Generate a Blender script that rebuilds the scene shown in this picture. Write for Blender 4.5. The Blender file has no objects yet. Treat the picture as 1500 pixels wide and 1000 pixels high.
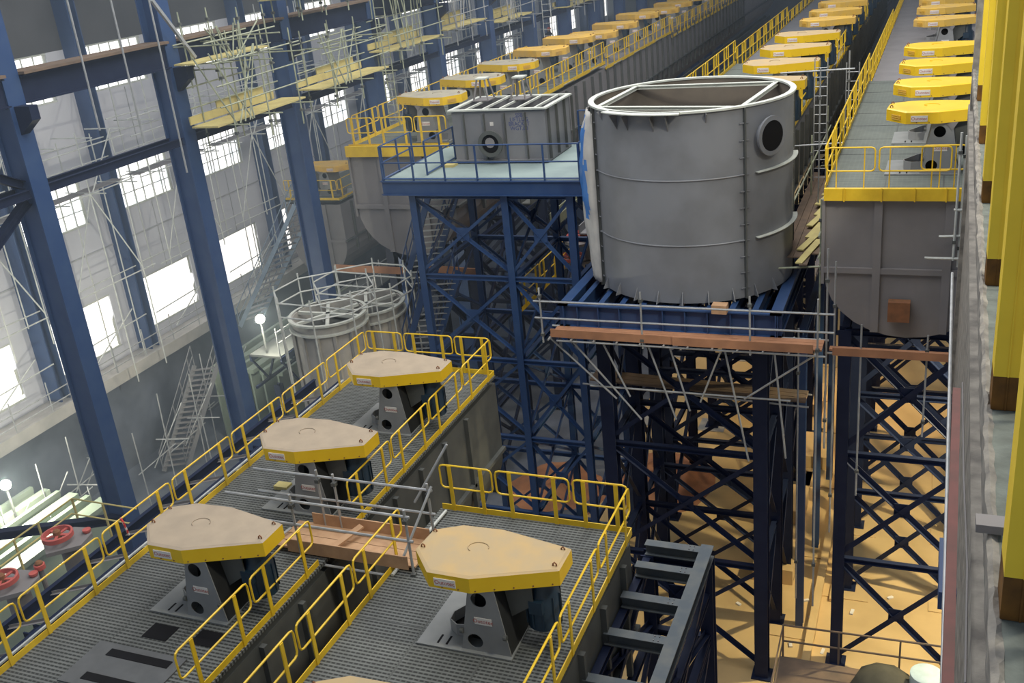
import bpy, math, random
from mathutils import Vector, Matrix, noise
from mathutils.geometry import tessellate_polygon
random.seed(7)
S = bpy.context.scene
COL = S.collection
# ------------------------------------------------------------ camera, world, light
# metres; x right, y away from the viewer along the tank rows, z up; the viewer's eye is the origin, the ground is at -22.5
PPX, PPY, F = 750.0, 500.0, 1484.2
R3 = Matrix(((0.92496034, -0.05726974, 0.37572404), (0.36744383, 0.38738264, -0.84552925), (-0.09712573, 0.9201385, 0.37935699)))
cd = bpy.data.cameras.new('camera'); cam = bpy.data.objects.new('camera', cd); COL.objects.link(cam)
cd.sensor_width = 36; cd.lens = F / 1500 * 36; cd.clip_end = 400; cd.clip_start = 0.1
cam.matrix_world = R3.to_4x4(); S.camera = cam
S.view_settings.view_transform = 'Standard'; S.view_settings.look = 'None'
S.view_settings.gamma = 1; S.view_settings.use_curve_mapping = False
S.view_settings.exposure = 0.0
W = bpy.data.worlds.new('world'); S.world = W; W.use_nodes = True
W.node_tree.nodes['Background'].inputs[0].default_value = (0.72, 0.84, 1.0, 1)
W.node_tree.nodes['Background'].inputs[1].default_value = 0.42
def light(name, typ, loc, tgt, energy, color, **k):
    d = bpy.data.lights.new(name, typ); d.energy = energy; d.color = color
    for a, b in k.items(): setattr(d, a, b)
    o = bpy.data.objects.new(name, d); COL.objects.link(o); o.location = loc
    o.rotation_euler = (Vector(tgt) - Vector(loc)).to_track_quat('-Z', 'Y').to_euler(); return o
light('roof_light', 'AREA', (-9, 34, 12), (-9, 34, -20), 10500, (1, .97, .92), shape='RECTANGLE', size=16, size_y=50)
light('high_bay_lamp', 'AREA', (10, 12, 9), (-6, 30, -12), 3000, (1, .93, .75), shape='DISK', size=3)
light('ground_floodlight', 'SPOT', (4.2, 29, -11.8), (-3.0, 27.5, -22.5), 6000, (1, .84, .47), shadow_soft_size=.15, spot_size=2.1, spot_blend=.5)
light('ground_floodlight_rear', 'AREA', (-2.9, 46, -12.5), (-3, 40, -22.5), 900, (1, .72, .36), shape='DISK', size=2)

# ------------------------------------------------------------ helpers
def ray(u, v): return R3 @ Vector((u - PPX, -(v - PPY), -F))
def at(u, v, x=None, y=None, z=None):     # the point of a real plane x=, y= or z= seen at photo pixel u, v
    d = ray(u, v); t = x / d[0] if x is not None else (y / d[1] if y is not None else z / d[2]); return d * t
MATS = {}
def mat(name, c, rough=.6, c2=None, scale=3.0, metal=0.0, bump=0.0, emit=0, lo=.35, hi=.7, detail=6, stretch=(1, 1, 1)):
    m = bpy.data.materials.new(name); m.use_nodes = True; nt = m.node_tree; b = nt.nodes['Principled BSDF']
    b.inputs['Roughness'].default_value = rough; b.inputs['Metallic'].default_value = metal
    b.inputs['Base Color'].default_value = (*c, 1)
    if c2 is None: c2 = tuple(min(1, x * .78) for x in c)
    tc = nt.nodes.new('ShaderNodeTexCoord'); mp = nt.nodes.new('ShaderNodeMapping'); mp.inputs['Scale'].default_value = stretch
    n = nt.nodes.new('ShaderNodeTexNoise'); n.inputs['Scale'].default_value = scale; n.inputs['Detail'].default_value = detail
    r = nt.nodes.new('ShaderNodeValToRGB'); r.color_ramp.elements[0].position = lo; r.color_ramp.elements[1].position = hi
    r.color_ramp.elements[0].color = (*c, 1); r.color_ramp.elements[1].color = (*c2, 1)
    L = nt.links.new
    L(tc.outputs['Object'], mp.inputs[0]); L(mp.outputs[0], n.inputs['Vector']); L(n.outputs['Fac'], r.inputs[0]); L(r.outputs[0], b.inputs['Base Color'])
    if bump:
        bp = nt.nodes.new('ShaderNodeBump'); bp.inputs['Strength'].default_value = bump; bp.inputs['Distance'].default_value = .05
        L(n.outputs['Fac'], bp.inputs['Height']); L(bp.outputs[0], b.inputs['Normal'])
    if emit:
        b.inputs['Emission Strength'].default_value = emit; L(r.outputs[0], b.inputs['Emission Color'])
    b.inputs['Specular IOR Level'].default_value = .25 if rough > .5 else .5
    MATS[name] = m; return m
def grating(name, c, c2, pitch, axis='Y', wob=.5):
    m = mat(name, c, .75); nt = m.node_tree; L = nt.links.new; b = nt.nodes['Principled BSDF']
    tc = [n for n in nt.nodes if n.type == 'TEX_COORD'][0]; rp = [n for n in nt.nodes if n.type == 'VALTORGB'][0]
    def wave(ax, p):
        w = nt.nodes.new('ShaderNodeTexWave'); w.bands_direction = ax; w.inputs['Scale'].default_value = 2 * math.pi / p / 20.0
        w.wave_profile = 'SIN'; L(tc.outputs['Object'], w.inputs['Vector']); return w
    w1 = wave('Y', pitch); w2 = wave('X', pitch * 1.2)
    mr = nt.nodes.new('ShaderNodeMapRange'); mr.inputs[1].default_value = .25; mr.inputs[2].default_value = .75; L(w1.outputs['Fac'], mr.inputs[0])
    mr2 = nt.nodes.new('ShaderNodeMapRange'); mr2.inputs[1].default_value = .6; mr2.inputs[2].default_value = .95; mr2.inputs[4].default_value = wob; L(w2.outputs['Fac'], mr2.inputs[0])
    mx = nt.nodes.new('ShaderNodeMath'); mx.operation = 'MAXIMUM'; L(mr.outputs[0], mx.inputs[0]); L(mr2.outputs[0], mx.inputs[1])
    mix = nt.nodes.new('ShaderNodeMix'); mix.data_type = 'RGBA'; mix.inputs[6].default_value = (*c2, 1)
    L(mx.outputs[0], mix.inputs[0]); L(rp.outputs[0], mix.inputs[7]); L(mix.outputs[2], b.inputs['Base Color']); return m
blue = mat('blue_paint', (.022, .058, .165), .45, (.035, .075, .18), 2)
blued = mat('dark_blue_with_shade', (.007, .013, .042), .6, (.011, .019, .052), 2)  # blue paint darkened to hold the silhouette and backlit shade of girders and legs
yel = mat('yellow_paint', (.82, .55, .03), .42, (.70, .45, .02), 3)
yelc = mat('cover_yellow_paint', (.86, .56, .02), .4, (.80, .50, .015), 2)
orange = mat('dusty_orange_paint', (.74, .45, .07), .6, (.60, .40, .14), 2)
dust = mat('beige_dust', (.40, .325, .245), .95, (.34, .28, .215), 2.5, bump=.1)
dust2 = mat('thin_dust_over_yellow', (.50, .35, .17), .9, (.43, .33, .20), 2.2, lo=.3, hi=.6)
dust3 = mat('grey_dust', (.38, .35, .27), .95, (.30, .28, .24), 2.5)
grey = mat('tank_grey_paint', (.215, .215, .228), .55, (.18, .182, .195), 1.2)
greyl = mat('light_grey_paint', (.235, .222, .225), .6, (.20, .19, .193), 1.1)
greyd = mat('dark_grey_paint', (.11, .115, .11), .6, (.08, .085, .085), 1.5)
tankm = mat('feed_tank_grey_steel', (.205, .215, .24), .5, (.15, .155, .17), .8, detail=9, lo=.4, hi=.72)
tanki = mat('tank_inner_steel', (.20, .17, .14), .75, (.12, .11, .10), .7)
rim = mat('pale_primer', (.58, .60, .55), .6, (.48, .5, .47), 3)
gal = mat('galvanised_tube', (.42, .43, .44), .45, (.30, .31, .32), 4, metal=.3)
galw = mat('pale_scaffold_tube', (.60, .62, .60), .5, (.45, .47, .45), 4, metal=.1)
galy = mat('greenish_scaffold_tube', (.40, .43, .31), .5, (.22, .24, .18), 4)
wood = mat('pine_board', (.52, .33, .20), .8, (.40, .24, .14), 3, stretch=(1, 1, 1), bump=.05)
woodr = mat('reddish_plank', (.46, .23, .13), .85, (.34, .17, .10), 2)
woody = mat('yellow_plank', (.60, .52, .22), .8, (.48, .40, .18), 2)
woodd = mat('old_plank', (.20, .14, .10), .9, (.13, .10, .08), 2)
black = mat('black_opening', (.006, .006, .008), .8)
teal = mat('motor_dark_blue', (.02, .045, .075), .4, (.015, .03, .05), 3)
standm = mat('stand_grey_paint', (.27, .275, .28), .5, (.23, .235, .24), 2)
whitep = mat('white_label', (.80, .76, .72), .6)
redp = mat('red_print', (.45, .10, .08), .6)
redw = mat('handwheel_red', (.55, .12, .10), .5, (.42, .09, .08), 4)
inkb = mat('blue_ink', (.06, .08, .22), .6)
bluet = mat('tarpaulin', (.62, .60, .56), .7, (.03, .17, .50), .55, lo=.45, hi=.53, stretch=(1, 1, .6), bump=.3)
concr = mat('rough_concrete', (.30, .28, .25), .95, (.15, .14, .13), 4, bump=.6, detail=10)
concd = mat('green_grey_ledge', (.16, .18, .165), .9, (.10, .11, .10), 5, bump=.4)
concw = mat('pale_concrete', (.42, .40, .37), .9, (.32, .31, .29), 2)
floorm = mat('sandy_concrete_floor', (.66, .47, .23), .95, (.48, .34, .17), .45, bump=.15, detail=10, lo=.3, hi=.72)
earth = mat('red_earth', (.42, .19, .10), 1, (.30, .15, .09), 2, bump=.5)
wallp = mat('wall_cladding', (.58, .59, .64), .7, (.50, .51, .56), .25)
walld = mat('dark_upper_cladding', (.10, .10, .105), .85, (.075, .075, .08), .4)
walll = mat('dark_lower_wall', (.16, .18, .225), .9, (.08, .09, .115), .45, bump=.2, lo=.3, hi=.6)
endm = mat('end_wall_cladding', (.11, .12, .14), .9, (.09, .10, .115), .1)
glow = mat('bright_window', (1, 1, 1), .5, (.80, .90, 1.0), .6, emit=1.7, lo=.5, hi=.75)
film = mat('bright_plastic_film', (1, .99, .96), .5, (.96, .86, .78), .9, emit=1.35, lo=.5, hi=.75, stretch=(1, 1.2, .5))
lampm = mat('lit_lamp_lens', (1, 1, .75), .5, (1, 1, .8), 1, emit=60)
orangeb = mat('burnt_yellow_paint', (.22, .10, .02), .7, (.03, .018, .01), 2.5, lo=.35, hi=.65)
craney = mat('crane_yellow_paint', (.90, .64, .04), .5, (.80, .56, .03), 1.5)
maroon = mat('maroon_paint', (.24, .10, .09), .6, (.18, .09, .08), 3)
rust = mat('rusty_plate', (.27, .12, .06), .9, (.18, .09, .05), 5)
dgrate = grating('dark_deck_grating', (.17, .18, .175), (.035, .037, .037), .085)
lgrate = grating('pale_deck_grating', (.19, .215, .195), (.10, .11, .10), .10, wob=.3)
pplate = mat('pale_green_floor_plate', (.28, .35, .34), .7, (.22, .28, .28), 1)
glas = mat('green_pipe', (.30, .36, .28), .5, (.24, .30, .23), 1)
strip = mat('pale_ledge', (.46, .44, .41), .9, (.36, .35, .33), 1.5)  # pale grey tone of the ledge under the low windows
skin = mat('skin', (.45, .26, .18), .6); cloth = mat('dark_clothes', (.03, .03, .045), .9); helm = mat('red_helmet', (.6, .10, .07), .4)

class MB:
    def __init__(s): s.v = []; s.f = []; s.m = []
    def add(s, vs, fs, mi=0):
        o = len(s.v); s.v += [Vector(a) for a in vs]; s.f += [tuple(i + o for i in f) for f in fs]; s.m += [mi] * len(fs); return s
    def box(s, a, b, mi=0):      # opposite corners
        (x0, y0, z0), (x1, y1, z1) = a, b
        return s.add([(x0, y0, z0), (x1, y0, z0), (x1, y1, z0), (x0, y1, z0), (x0, y0, z1), (x1, y0, z1), (x1, y1, z1), (x0, y1, z1)],
                     [(0, 3, 2, 1), (4, 5, 6, 7), (0, 1, 5, 4), (1, 2, 6, 5), (2, 3, 7, 6), (3, 0, 4, 7)], mi)
    def beam(s, p, q, w, h, sec='B', up=(0, 0, 1), t=None, mi=0):   # w across, h along up
        p, q = Vector(p), Vector(q); d = (q - p).normalized(); up = Vector(up)
        if abs(d.dot(up)) > .98: up = Vector((0, 1, 0))
        a = d.cross(up).normalized(); b = a.cross(d).normalized(); t = t or min(w, h) * .12
        if sec == 'B': loops = [[(-w/2, -h/2), (w/2, -h/2), (w/2, h/2), (-w/2, h/2)]]
        elif sec == 'H':
            loops = [[(-w/2, -h/2), (w/2, -h/2), (w/2, -h/2+t), (-w/2, -h/2+t)], [(-w/2, h/2-t), (w/2, h/2-t), (w/2, h/2), (-w/2, h/2)],
                     [(-t/2, -h/2+t), (t/2, -h/2+t), (t/2, h/2-t), (-t/2, h/2-t)]]
        else: loops = [[(-w/2, -h/2), (w/2, -h/2), (w/2, -h/2+t), (-w/2, -h/2+t)], [(-w/2, -h/2+t), (-w/2+t, -h/2+t), (-w/2+t, h/2), (-w/2, h/2)]]
        for l in loops:
            vs = [p + a*x + b*y for x, y in l] + [q + a*x + b*y for x, y in l]
            s.add(vs, [(3, 2, 1, 0), (4, 5, 6, 7), (0, 1, 5, 4), (1, 2, 6, 5), (2, 3, 7, 6), (3, 0, 4, 7)], mi)
        return s
    def tube(s, path, r, n=8, closed=False, mi=0):
        P = [Vector(p) for p in path]; k = len(P); vs = []; fs = []; prev = None
        for i in range(k):
            if closed: d = (P[(i+1) % k] - P[i-1])
            else: d = P[min(i+1, k-1)] - P[max(i-1, 0)]
            d.normalize()
            if prev is None:
                u = Vector((0, 0, 1)) if abs(d.z) < .9 else Vector((1, 0, 0)); a = d.cross(u).normalized()
            else: a = (prev - d * prev.dot(d)).normalized()
            prev = a; b = d.cross(a)
            vs += [P[i] + (a*math.cos(2*math.pi*j/n) + b*math.sin(2*math.pi*j/n))*r for j in range(n)]
        for i in range(k if closed else k-1):
            o, q = i*n, ((i+1) % k)*n
            fs += [(o+j, o+(j+1) % n, q+(j+1) % n, q+j) for j in range(n)]
        if not closed: fs += [tuple(range(n))[::-1], tuple((k-1)*n + j for j in range(n))]
        return s.add(vs, fs, mi)
    def lathe(s, c, prof, n=24, ax='z', mi=0, cap=True):   # prof: (radius, height) along axis
        c = Vector(c); A = {'z': ((1, 0, 0), (0, 1, 0), (0, 0, 1)), 'y': ((1, 0, 0), (0, 0, 1), (0, 1, 0)), 'x': ((0, 1, 0), (0, 0, 1), (1, 0, 0))}[ax] if isinstance(ax, str) else ax
        a, b, d = map(Vector, A); vs = []
        for r, h in prof: vs += [c + (a*math.cos(2*math.pi*j/n) + b*math.sin(2*math.pi*j/n))*r + d*h for j in range(n)]
        fs = [(i*n+j, i*n+(j+1) % n, (i+1)*n+(j+1) % n, (i+1)*n+j) for i in range(len(prof)-1) for j in range(n)]
        if cap: fs += [tuple(range(n))[::-1], tuple((len(prof)-1)*n+j for j in range(n))]
        return s.add(vs, fs, mi)
    def prism(s, loops, o, a, b, d, mi=0, mtop=None):   # 2D loops (outer, holes) extruded by vector d
        o, a, b, d = map(Vector, (o, a, b, d)); L = [[Vector((x, y, 0)) for x, y in l] for l in loops]
        tri = tessellate_polygon(L); fl = [p for l in L for p in l]; n = len(fl)
        vs = [o + a*p.x + b*p.y for p in fl]; vs += [v + d for v in vs]
        s.add(vs, [tuple(t) for t in tri], mi); k = len(s.v) - len(vs)
        s.f += [tuple(k + n + i for i in t[::-1]) for t in tri]; s.m += [mi if mtop is None else mtop] * len(tri)
        j = 0
        for l in L:
            for i in range(len(l)):
                p, q = j+i, j+(i+1) % len(l); s.f.append((k+p, k+q, k+q+n, k+p+n)); s.m.append(mi)
            j += len(l)
        return s
    def build(s, name, mats, parent=None, org=None, **kw):
        me = bpy.data.meshes.new(name); o = Vector(org) if org is not None else (Vector(parent['o']) if parent is not None and 'o' in parent else Vector((0, 0, 0)))
        me.from_pydata([v - o for v in s.v], [], s.f); me.update()
        for m in (mats if isinstance(mats, (list, tuple)) else [mats]): me.materials.append(m)
        me.polygons.foreach_set('material_index', s.m)
        ob = bpy.data.objects.new(name, me); COL.objects.link(ob)
        if kw.pop('smooth', 0): me.shade_smooth(); me.set_sharp_from_angle(angle=.6)
        import bmesh
        bm = bmesh.new(); bm.from_mesh(me); bmesh.ops.recalc_face_normals(bm, faces=bm.faces); bm.to_mesh(me); bm.free()
        if parent is None: ob.location = o
        else:
            ob.parent = parent
        for k, v in kw.items(): ob[k] = v
        return ob
def root(name, loc, label, cat, group=None):
    e = bpy.data.objects.new(name, None); COL.objects.link(e); e.location = loc; e['o'] = list(loc); e.empty_display_size = .3
    e['label'] = label; e['category'] = cat
    if group: e['group'] = group
    return e
def sub(parent_part, root_, mb, name, m, **k):   # a sub-part: same local frame as the part
    return mb.build(name, m, parent_part, org=root_['o'], **k)
def solo(name, mb, m, label, cat, group=None, org=None, **k):
    if org is None:
        n = len(mb.v); lo = Vector([min(v[i] for v in mb.v) for i in range(3)]); hi = Vector([max(v[i] for v in mb.v) for i in range(3)])
        org = Vector(((lo.x+hi.x)/2, (lo.y+hi.y)/2, lo.z))
    o = mb.build(name, m, None, org=org, label=label, category=cat, **k)
    if group: o['group'] = group
    return o
def struct(name, mb, m, **k): o = mb.build(name, m, None, **k); o['kind'] = 'structure'; return o
ORD = ['nearest', 'second', 'third', 'fourth', 'fifth', 'sixth', 'seventh', 'eighth', 'ninth', 'tenth', 'eleventh', 'twelfth', 'thirteenth',
       'fourteenth', 'fifteenth', 'sixteenth', 'seventeenth', 'eighteenth', 'nineteenth', 'twentieth', 'twenty-first', 'twenty-second', 'twenty-third', 'twenty-fourth']
def nth(i): return ORD[i] if i < len(ORD) else 'farthest'
def text_mesh(txt, size, name):
    c = bpy.data.curves.new(name, 'FONT'); c.body = txt; c.size = size; c.align_x = 'CENTER'; c.align_y = 'CENTER'; c.extrude = .001
    o = bpy.data.objects.new(name, c); COL.objects.link(o); bpy.context.view_layer.update()
    me = bpy.data.meshes.new_from_object(o.evaluated_get(bpy.context.evaluated_depsgraph_get())); bpy.data.objects.remove(o); return me
def put_text(me, name, m, loc, x, y, parent):   # x, y: the text's own axes
    x, y = Vector(x).normalized(), Vector(y).normalized(); z = x.cross(y); me = me.copy(); me.materials.clear(); me.materials.append(m)
    M = Matrix((x, y, z)).transposed().to_4x4(); M.translation = Vector(loc); me.transform(M)
    o = bpy.data.objects.new(name, me); COL.objects.link(o); o.parent = parent; return o
ZF = -22.5

# ------------------------------------------------------------ building shell
XW, XC = -36.0, -21.35
struct('floor', MB().box((-40, -5, ZF-.4), (12, 128, ZF)), floorm)
BAY = [29.9 + 6*k for k in range(-3, 15)]
Z3 = [(-17.0, -14.35), (-10.9, -8.8), (-5.3, -3.2)]
w = MB(); w.box((XW-.3, 5, -17.9), (XW, 118, -17.0)); w.box((XW-.3, 5, -14.35), (XW, 118, -10.9)); w.box((XW-.3, 5, -8.8), (XW, 118, -5.3))
for z0, z1 in Z3:
    prev = 5
    for y in BAY:
        w.box((XW-.3, prev, z0), (XW, y+.7, z1)); prev = y+4.7
    w.box((XW-.3, prev, z0), (XW, 118, z1))
struct('wall_left', w, wallp)
struct('wall_upper_left', MB().box((XW-.3, 5, -3.2), (XW, 118, 9)), walld)
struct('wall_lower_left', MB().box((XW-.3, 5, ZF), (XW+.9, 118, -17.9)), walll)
struct('trim_ledge', MB().box((XW, 5, -17.9), (XW+1.7, 118, -17.6)).box((XW+1.55, 5, -17.6), (XW+1.7, 118, -17.35)), strip)
struct('wall_back', MB().box((XW, 118, ZF), (14, 118.3, 12)), endm)
tr = MB()
for z in (-12.2,): tr.box((XW, 5, z-.03), (XW+.04, 118, z+.03))
for y in BAY:
    tr.box((XW, y+2.9, -14.3), (XW+.03, y+2.93, -10.95)); tr.box((XW, y+2.9, -8.75), (XW+.03, y+2.93, -5.35))
struct('trim_seams', tr, mat('cladding_seam', (.42, .43, .45), .6))
n = 0
for li, (z0, z1) in enumerate(Z3):
    for bi, y in enumerate(BAY):
        n += 1
        f = MB(); a, b = y+.7, y+4.7; x = XW-.12
        f.beam((x, a, z0+.04), (x, b, z0+.04), .2, .08); f.beam((x, a, z1-.04), (x, b, z1-.04), .2, .08)
        for yy in (a+.04, b-.04): f.beam((x, yy, z0+.08), (x, yy, z1-.08), .08, .2)
        if li > 0:
            for i in range(1, 6): f.beam((x, a+i*4/6, z0+.08), (x, a+i*4/6, z1-.08), .05, .06)
            for i in (1, 2): f.beam((x, a+.08, z0+i*(z1-z0)/3), (x, b-.08, z0+i*(z1-z0)/3), .06, .04)
        else: f.beam((x, a+1.9, z0+.08), (x, a+1.9, z1-.08), .05, .06)
        wd = struct('window_%d' % n, f, rim, org=(x, (a+b)/2, z0))
        p = MB()
        if li > 0: p.box((x-.04, a, z0), (x-.02, b, z1)); p.build('pane', glow, wd, org=(x, (a+b)/2, z0))
        else:     # loose wrinkled sheet
            nn, mm = 14, 6; vs = []; fs = []
            for i in range(nn+1):
                for j in range(mm+1):
                    yy = a-.02 + i*(4.04)/nn; zz = z0 + j*(z1-z0)/mm
                    vs.append((x+.02+.12*abs(noise.noise((yy*1.3, zz*.7, n))) , yy, zz))
            for i in range(nn):
                for j in range(mm): q = i*(mm+1)+j; fs.append((q, q+mm+1, q+mm+2, q+1))
            p.add(vs, fs); p.build('pane', film, wd, org=(x, (a+b)/2, z0), smooth=1)
for i, y in enumerate(BAY):
    m = MB().beam((XW+.4, y, ZF), (XW+.4, y, 9), .8, .55, 'H', up=(0, 1, 0), t=.06); m.v = m.v
    solo('wall_column', m, blue, 'blue steel column standing against the far left window wall, %s bay from the viewer' % nth(i), 'steel column', 'blue columns along the window wall')

# main column line with its girders
COLY = [18.9 + 6*k for k in range(-1, 16)]
for i, y in enumerate(COLY):
    r = root('building_column', (XC, y, ZF), 'tall blue steel building column, %s in the inner column line left of the decks' % nth(i), 'steel column', 'inner line of tall blue building columns')
    hw = .36; t = .05
    s_ = MB(); s_.box((XC-hw, y-.27, ZF), (XC-hw+t, y+.27, 9)); s_.box((XC+hw-t, y-.27, ZF), (XC+hw, y+.27, 9)); s_.box((XC-hw+t, y-.025, ZF), (XC+hw-t, y+.025, 9)); s_.box((XC-hw+t, y-.18, ZF), (XC+hw-t, y-.15, -3))
    s_.build('shaft', blue, r)
    MB().box((XC-.55, y-.45, ZF), (XC+.55, y+.45, ZF+.06)).build('base_plate', blued, r)
    b = MB().prism([[(-.2, 0), (.85, 0), (.85, -.35), (-.2, -1.1)]], (XC, y-.14, -2.95), (1, 0, 0), (0, 0, 1), (0, .28, 0)); b.build('girder_bracket', blued, r)
for i in range(len(COLY)-1):
    y0, y1 = COLY[i]+.28, COLY[i+1]-.28
    r = root('crane_girder', (XC+.3, (y0+y1)/2, -2.95), 'deep dark blue crane girder spanning the %s bay of the inner column line' % nth(i), 'girder', 'crane girders between the inner columns')
    MB().beam((XC+.3, COLY[i]+.28, -2.6), (XC+.3, COLY[i+1]-.28, -2.6), .34, .68, 'H', t=.04).build('girder', blued, r)
    MB().box((XC-.35, COLY[i]+.28, -2.24), (XC+.55, COLY[i+1]-.28, -2.17)).build('walkway_plate', woodd, r)
    k = MB()
    for j in range(3): k.box((XC+.1, y0+1+j*1.9, -2.9), (XC+.13, y0+1.1+j*1.9, -2.3))
    k.build('web_stiffener', blued, r)
    r = root('lattice_tie', (XC, (y0+y1)/2, -5.3), 'dark blue lattice tie beam joining inner columns at mid height, %s bay' % nth(i), 'tie beam', 'lattice tie beams between the inner columns')
    MB().beam((XC+.25, y0, -5.1), (XC+.25, y1, -5.1), .12, .22, 'H').build('chord', blued, r)
    MB().beam((XC-.25, y0, -5.1), (XC-.25, y1, -5.1), .12, .22, 'H').build('chord', blued, r)
    k = MB(); nn = 6
    for j in range(nn):
        ya, yb = y0+(y1-y0)*j/nn, y0+(y1-y0)*(j+1)/nn; sgn = .22 if j % 2 else -.22
        k.beam((XC-sgn, ya, -5.1), (XC+sgn, yb, -5.1), .06, .06, 'L')
    k.build('lacing', blued, r)
def brace(p, q, label, m=blued, s=.22, name='diagonal_brace', group=None):
    return solo(name, MB().beam(p, q, s, s, 'H'), m, label, 'brace', group)
ya, yb = COLY[0], COLY[1]
brace((XC, yb-.2, -5.3), (XC, ya+.3, -8.6), 'dark blue diagonal brace falling left from the second inner column at the left edge')
brace((XC, yb-.2, -4.9), (XC, ya+.3, -2.0), 'dark blue diagonal brace rising left from the second inner column at the left edge')
brace(tuple(at(190, 757, x=XC+.3)), (XC-6, 15.6, at(190, 757, x=XC+.3).z), 'dark blue beam reaching left from the second inner column near its foot', s=.25, name='tie_beam')

# ------------------------------------------------------------ flotation tank rows
def outline(hw, zt, zs, zb, n=14):
    pts = [(-hw, zt), (hw, zt)]
    for i in range(n+1):
        a = math.pi*i/n; pts.append((hw*math.cos(a), zs - (zs-zb)*math.sin(a)))
    return pts
def tank_row(label, xc, hw, y0, y1, zd, depth, m, md, dm, pitch=4.0, front_ribs=True, steps=()):
    r = root('flotation_tank_row', (xc, y0, zd-depth), label, 'tank', 'flotation tank rows')
    zs = zd-depth*.56; zb = zd-depth
    o = outline(hw, zd-.25, zs, zb)
    MB().prism([o], (xc, y0, 0), (1, 0, 0), (0, 0, 1), (0, y1-y0, 0)).build('shell', m, r)
    if front_ribs:
        for sx in (-.38, .42):
            MB().box((xc+sx*hw-.1, y0-.09, zs-(zs-zb)*math.sqrt(1-sx*sx)+.02), (xc+sx*hw+.1, y0, zd-.25)).build('vertical_rib', greyl, r)
        MB().box((xc-hw, y0-.08, zs+.02), (xc+hw, y0, zs+.17)).build('horizontal_rib', greyl, r)
        MB().box((xc-hw-.08, y0-.06, zs-.3), (xc-hw, y0+.1, zd-.25)).build('corner_rib', greyl, r)
    rb = MB(); y = y0+1.0; k = 0
    while y < y1:
        for s in (-1, 1):
            q = MB().box((xc+s*hw, y, zs-.6), (xc+s*(hw+.12), y+.12, zd-.3)) if (k < 14 or (s > 0 and k < 46 and y0 > 30)) else None
            if q: q.build('side_rib', md, r)
        y += 1.33; k += 1
    for s in (-1, 1): MB().beam((xc+s*(hw+.06), y0, zs+.1), (xc+s*(hw+.06), y1, zs+.1), .12, .1).build('side_rail', md, r)
    segs = [y0-.08] + [s[0] for s in steps] + [y1]; z = zd
    for i in range(len(segs)-1):
        if i: z = zd + steps[i-1][1]
        MB().box((xc-hw-.05, segs[i], z-.07), (xc+hw+.05, segs[i+1]-.01, z)).build('deck_grating', dm, r)
        yy = segs[i]; g = MB()
        while yy < segs[i+1]-.1:
            g.box((xc-hw-.05, yy, z-.05), (xc+hw+.05, yy+.025, z+.006)); yy += pitch/2
        for xx in (-.33, .33): g.box((xc+xx*hw-.015, segs[i], z-.05), (xc+xx*hw+.015, segs[i+1]-.02, z+.005))
        g.build('deck_seams', md, r)
    return r
def fz(zd, steps, y):
    z = zd
    for s in steps:
        if y >= s[0]: z = zd+s[1]
    return z
def rail(label, p, q, m=yel, plen=2.05, gap=.09, toe=.16, hgt=1.1, first=None, group='guard rails round the tank decks', n=6, mid=.5, r_=.021, post=.075, far=False, lens=None, toem=None, posts=True):
    p, q = Vector(p), Vector(q); L = (q-p).length; d = (q-p)/L; up = Vector((0, 0, 1)); nrm = d.cross(up)
    r = root('guard_railing', p, label, 'railing', group)
    k = max(1, round(L/plen)); ls = lens or [L/k]*k; s = 0
    if toe: MB().beam(p+up*(toe/2-.03)+nrm*.0, q+up*(toe/2-.03), .02, toe).build('toe_board', toem or m, r)
    for i, l in enumerate(ls):
        a, b = s+gap/2, s+l-gap/2; s += l; c = .09
        zt, zm = hgt, hgt*mid
        pts = []
        for (u, z, a0) in ((b-c, zt-c, 0), (a+c, zt-c, 90), (a+c, zm+c, 180), (b-c, zm+c, 270)):
            for t in ((0, 45, 90) if not far else (20, 70)):
                an = math.radians(a0+t); pts.append(p + d*(u+c*math.cos(an)) + up*(z+c*math.sin(an)))
        lo = MB().tube(pts, r_, n, closed=True)
        pm = MB() if not far else lo
        ps = []
        for fr in (.2, .8) if l < 2.6 else (.15, .5, .85):
            c_ = p+d*(a+(b-a)*fr); 
            if far: pm.beam(c_, c_+up*(hgt-.02), .085, .045, up=nrm)
            else: ps.append(MB().beam(c_+nrm*.02, c_+up*(hgt-.01)+nrm*.02, .085, .022, up=nrm))
        lo.build('rail_panel', m, r, smooth=not far)
        if not far:
            for x in ps: x.build('post', m, r)
    return r

DN = -11.6   # near decks
rowL = tank_row('near left flotation tank row with dark grating deck and three dusty covers', -13.1, 2.0, 3.0, 23.5, DN, 4.3, greyd, greyd, dgrate)
rowN = tank_row('nearest flotation tank row, dark grating deck, right of the timber crossing', -7.4, 2.1, 3.0, 16.75, DN, 4.3, greyd, greyd, dgrate)
rowA = tank_row('far left flotation tank row behind the blue platform, grey curved front', -18.4, 2.1, 32.9, 112, -7.2, 4.2, greyl, greyd, lgrate, steps=((52.3, -.3), (67, -.6)))
rowB = tank_row('middle flotation tank row running away behind the big round tank', -6.75, 2.25, 32.3, 112, -7.2, 4.2, grey, greyd, lgrate, steps=((50, -.35), (68, -.7)))
rowC = tank_row('right hand flotation tank row with grey curved front and brown square nozzle', -.45, 2.1, 26.55, 112, -7.1, 4.0, greyl, greyd, lgrate, steps=((43, -.35), (62, -.7)))
stA, stB, stC = ((52.3, -.3), (67, -.6)), ((50, -.35), (68, -.7)), ((43, -.35), (62, -.7))
rowD = tank_row('distant flotation tank row between the inner columns and the window wall', -31.5, 1.75, 46, 60, -12.9, 4.3, greyl, greyd, lgrate)
q = at(1317, 452, y=26.5)
MB().box((q.x-.27, 26.2, q.z-.27), (q.x+.27, 26.48, q.z+.27)).build('nozzle_cover', rust, rowC)
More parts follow.
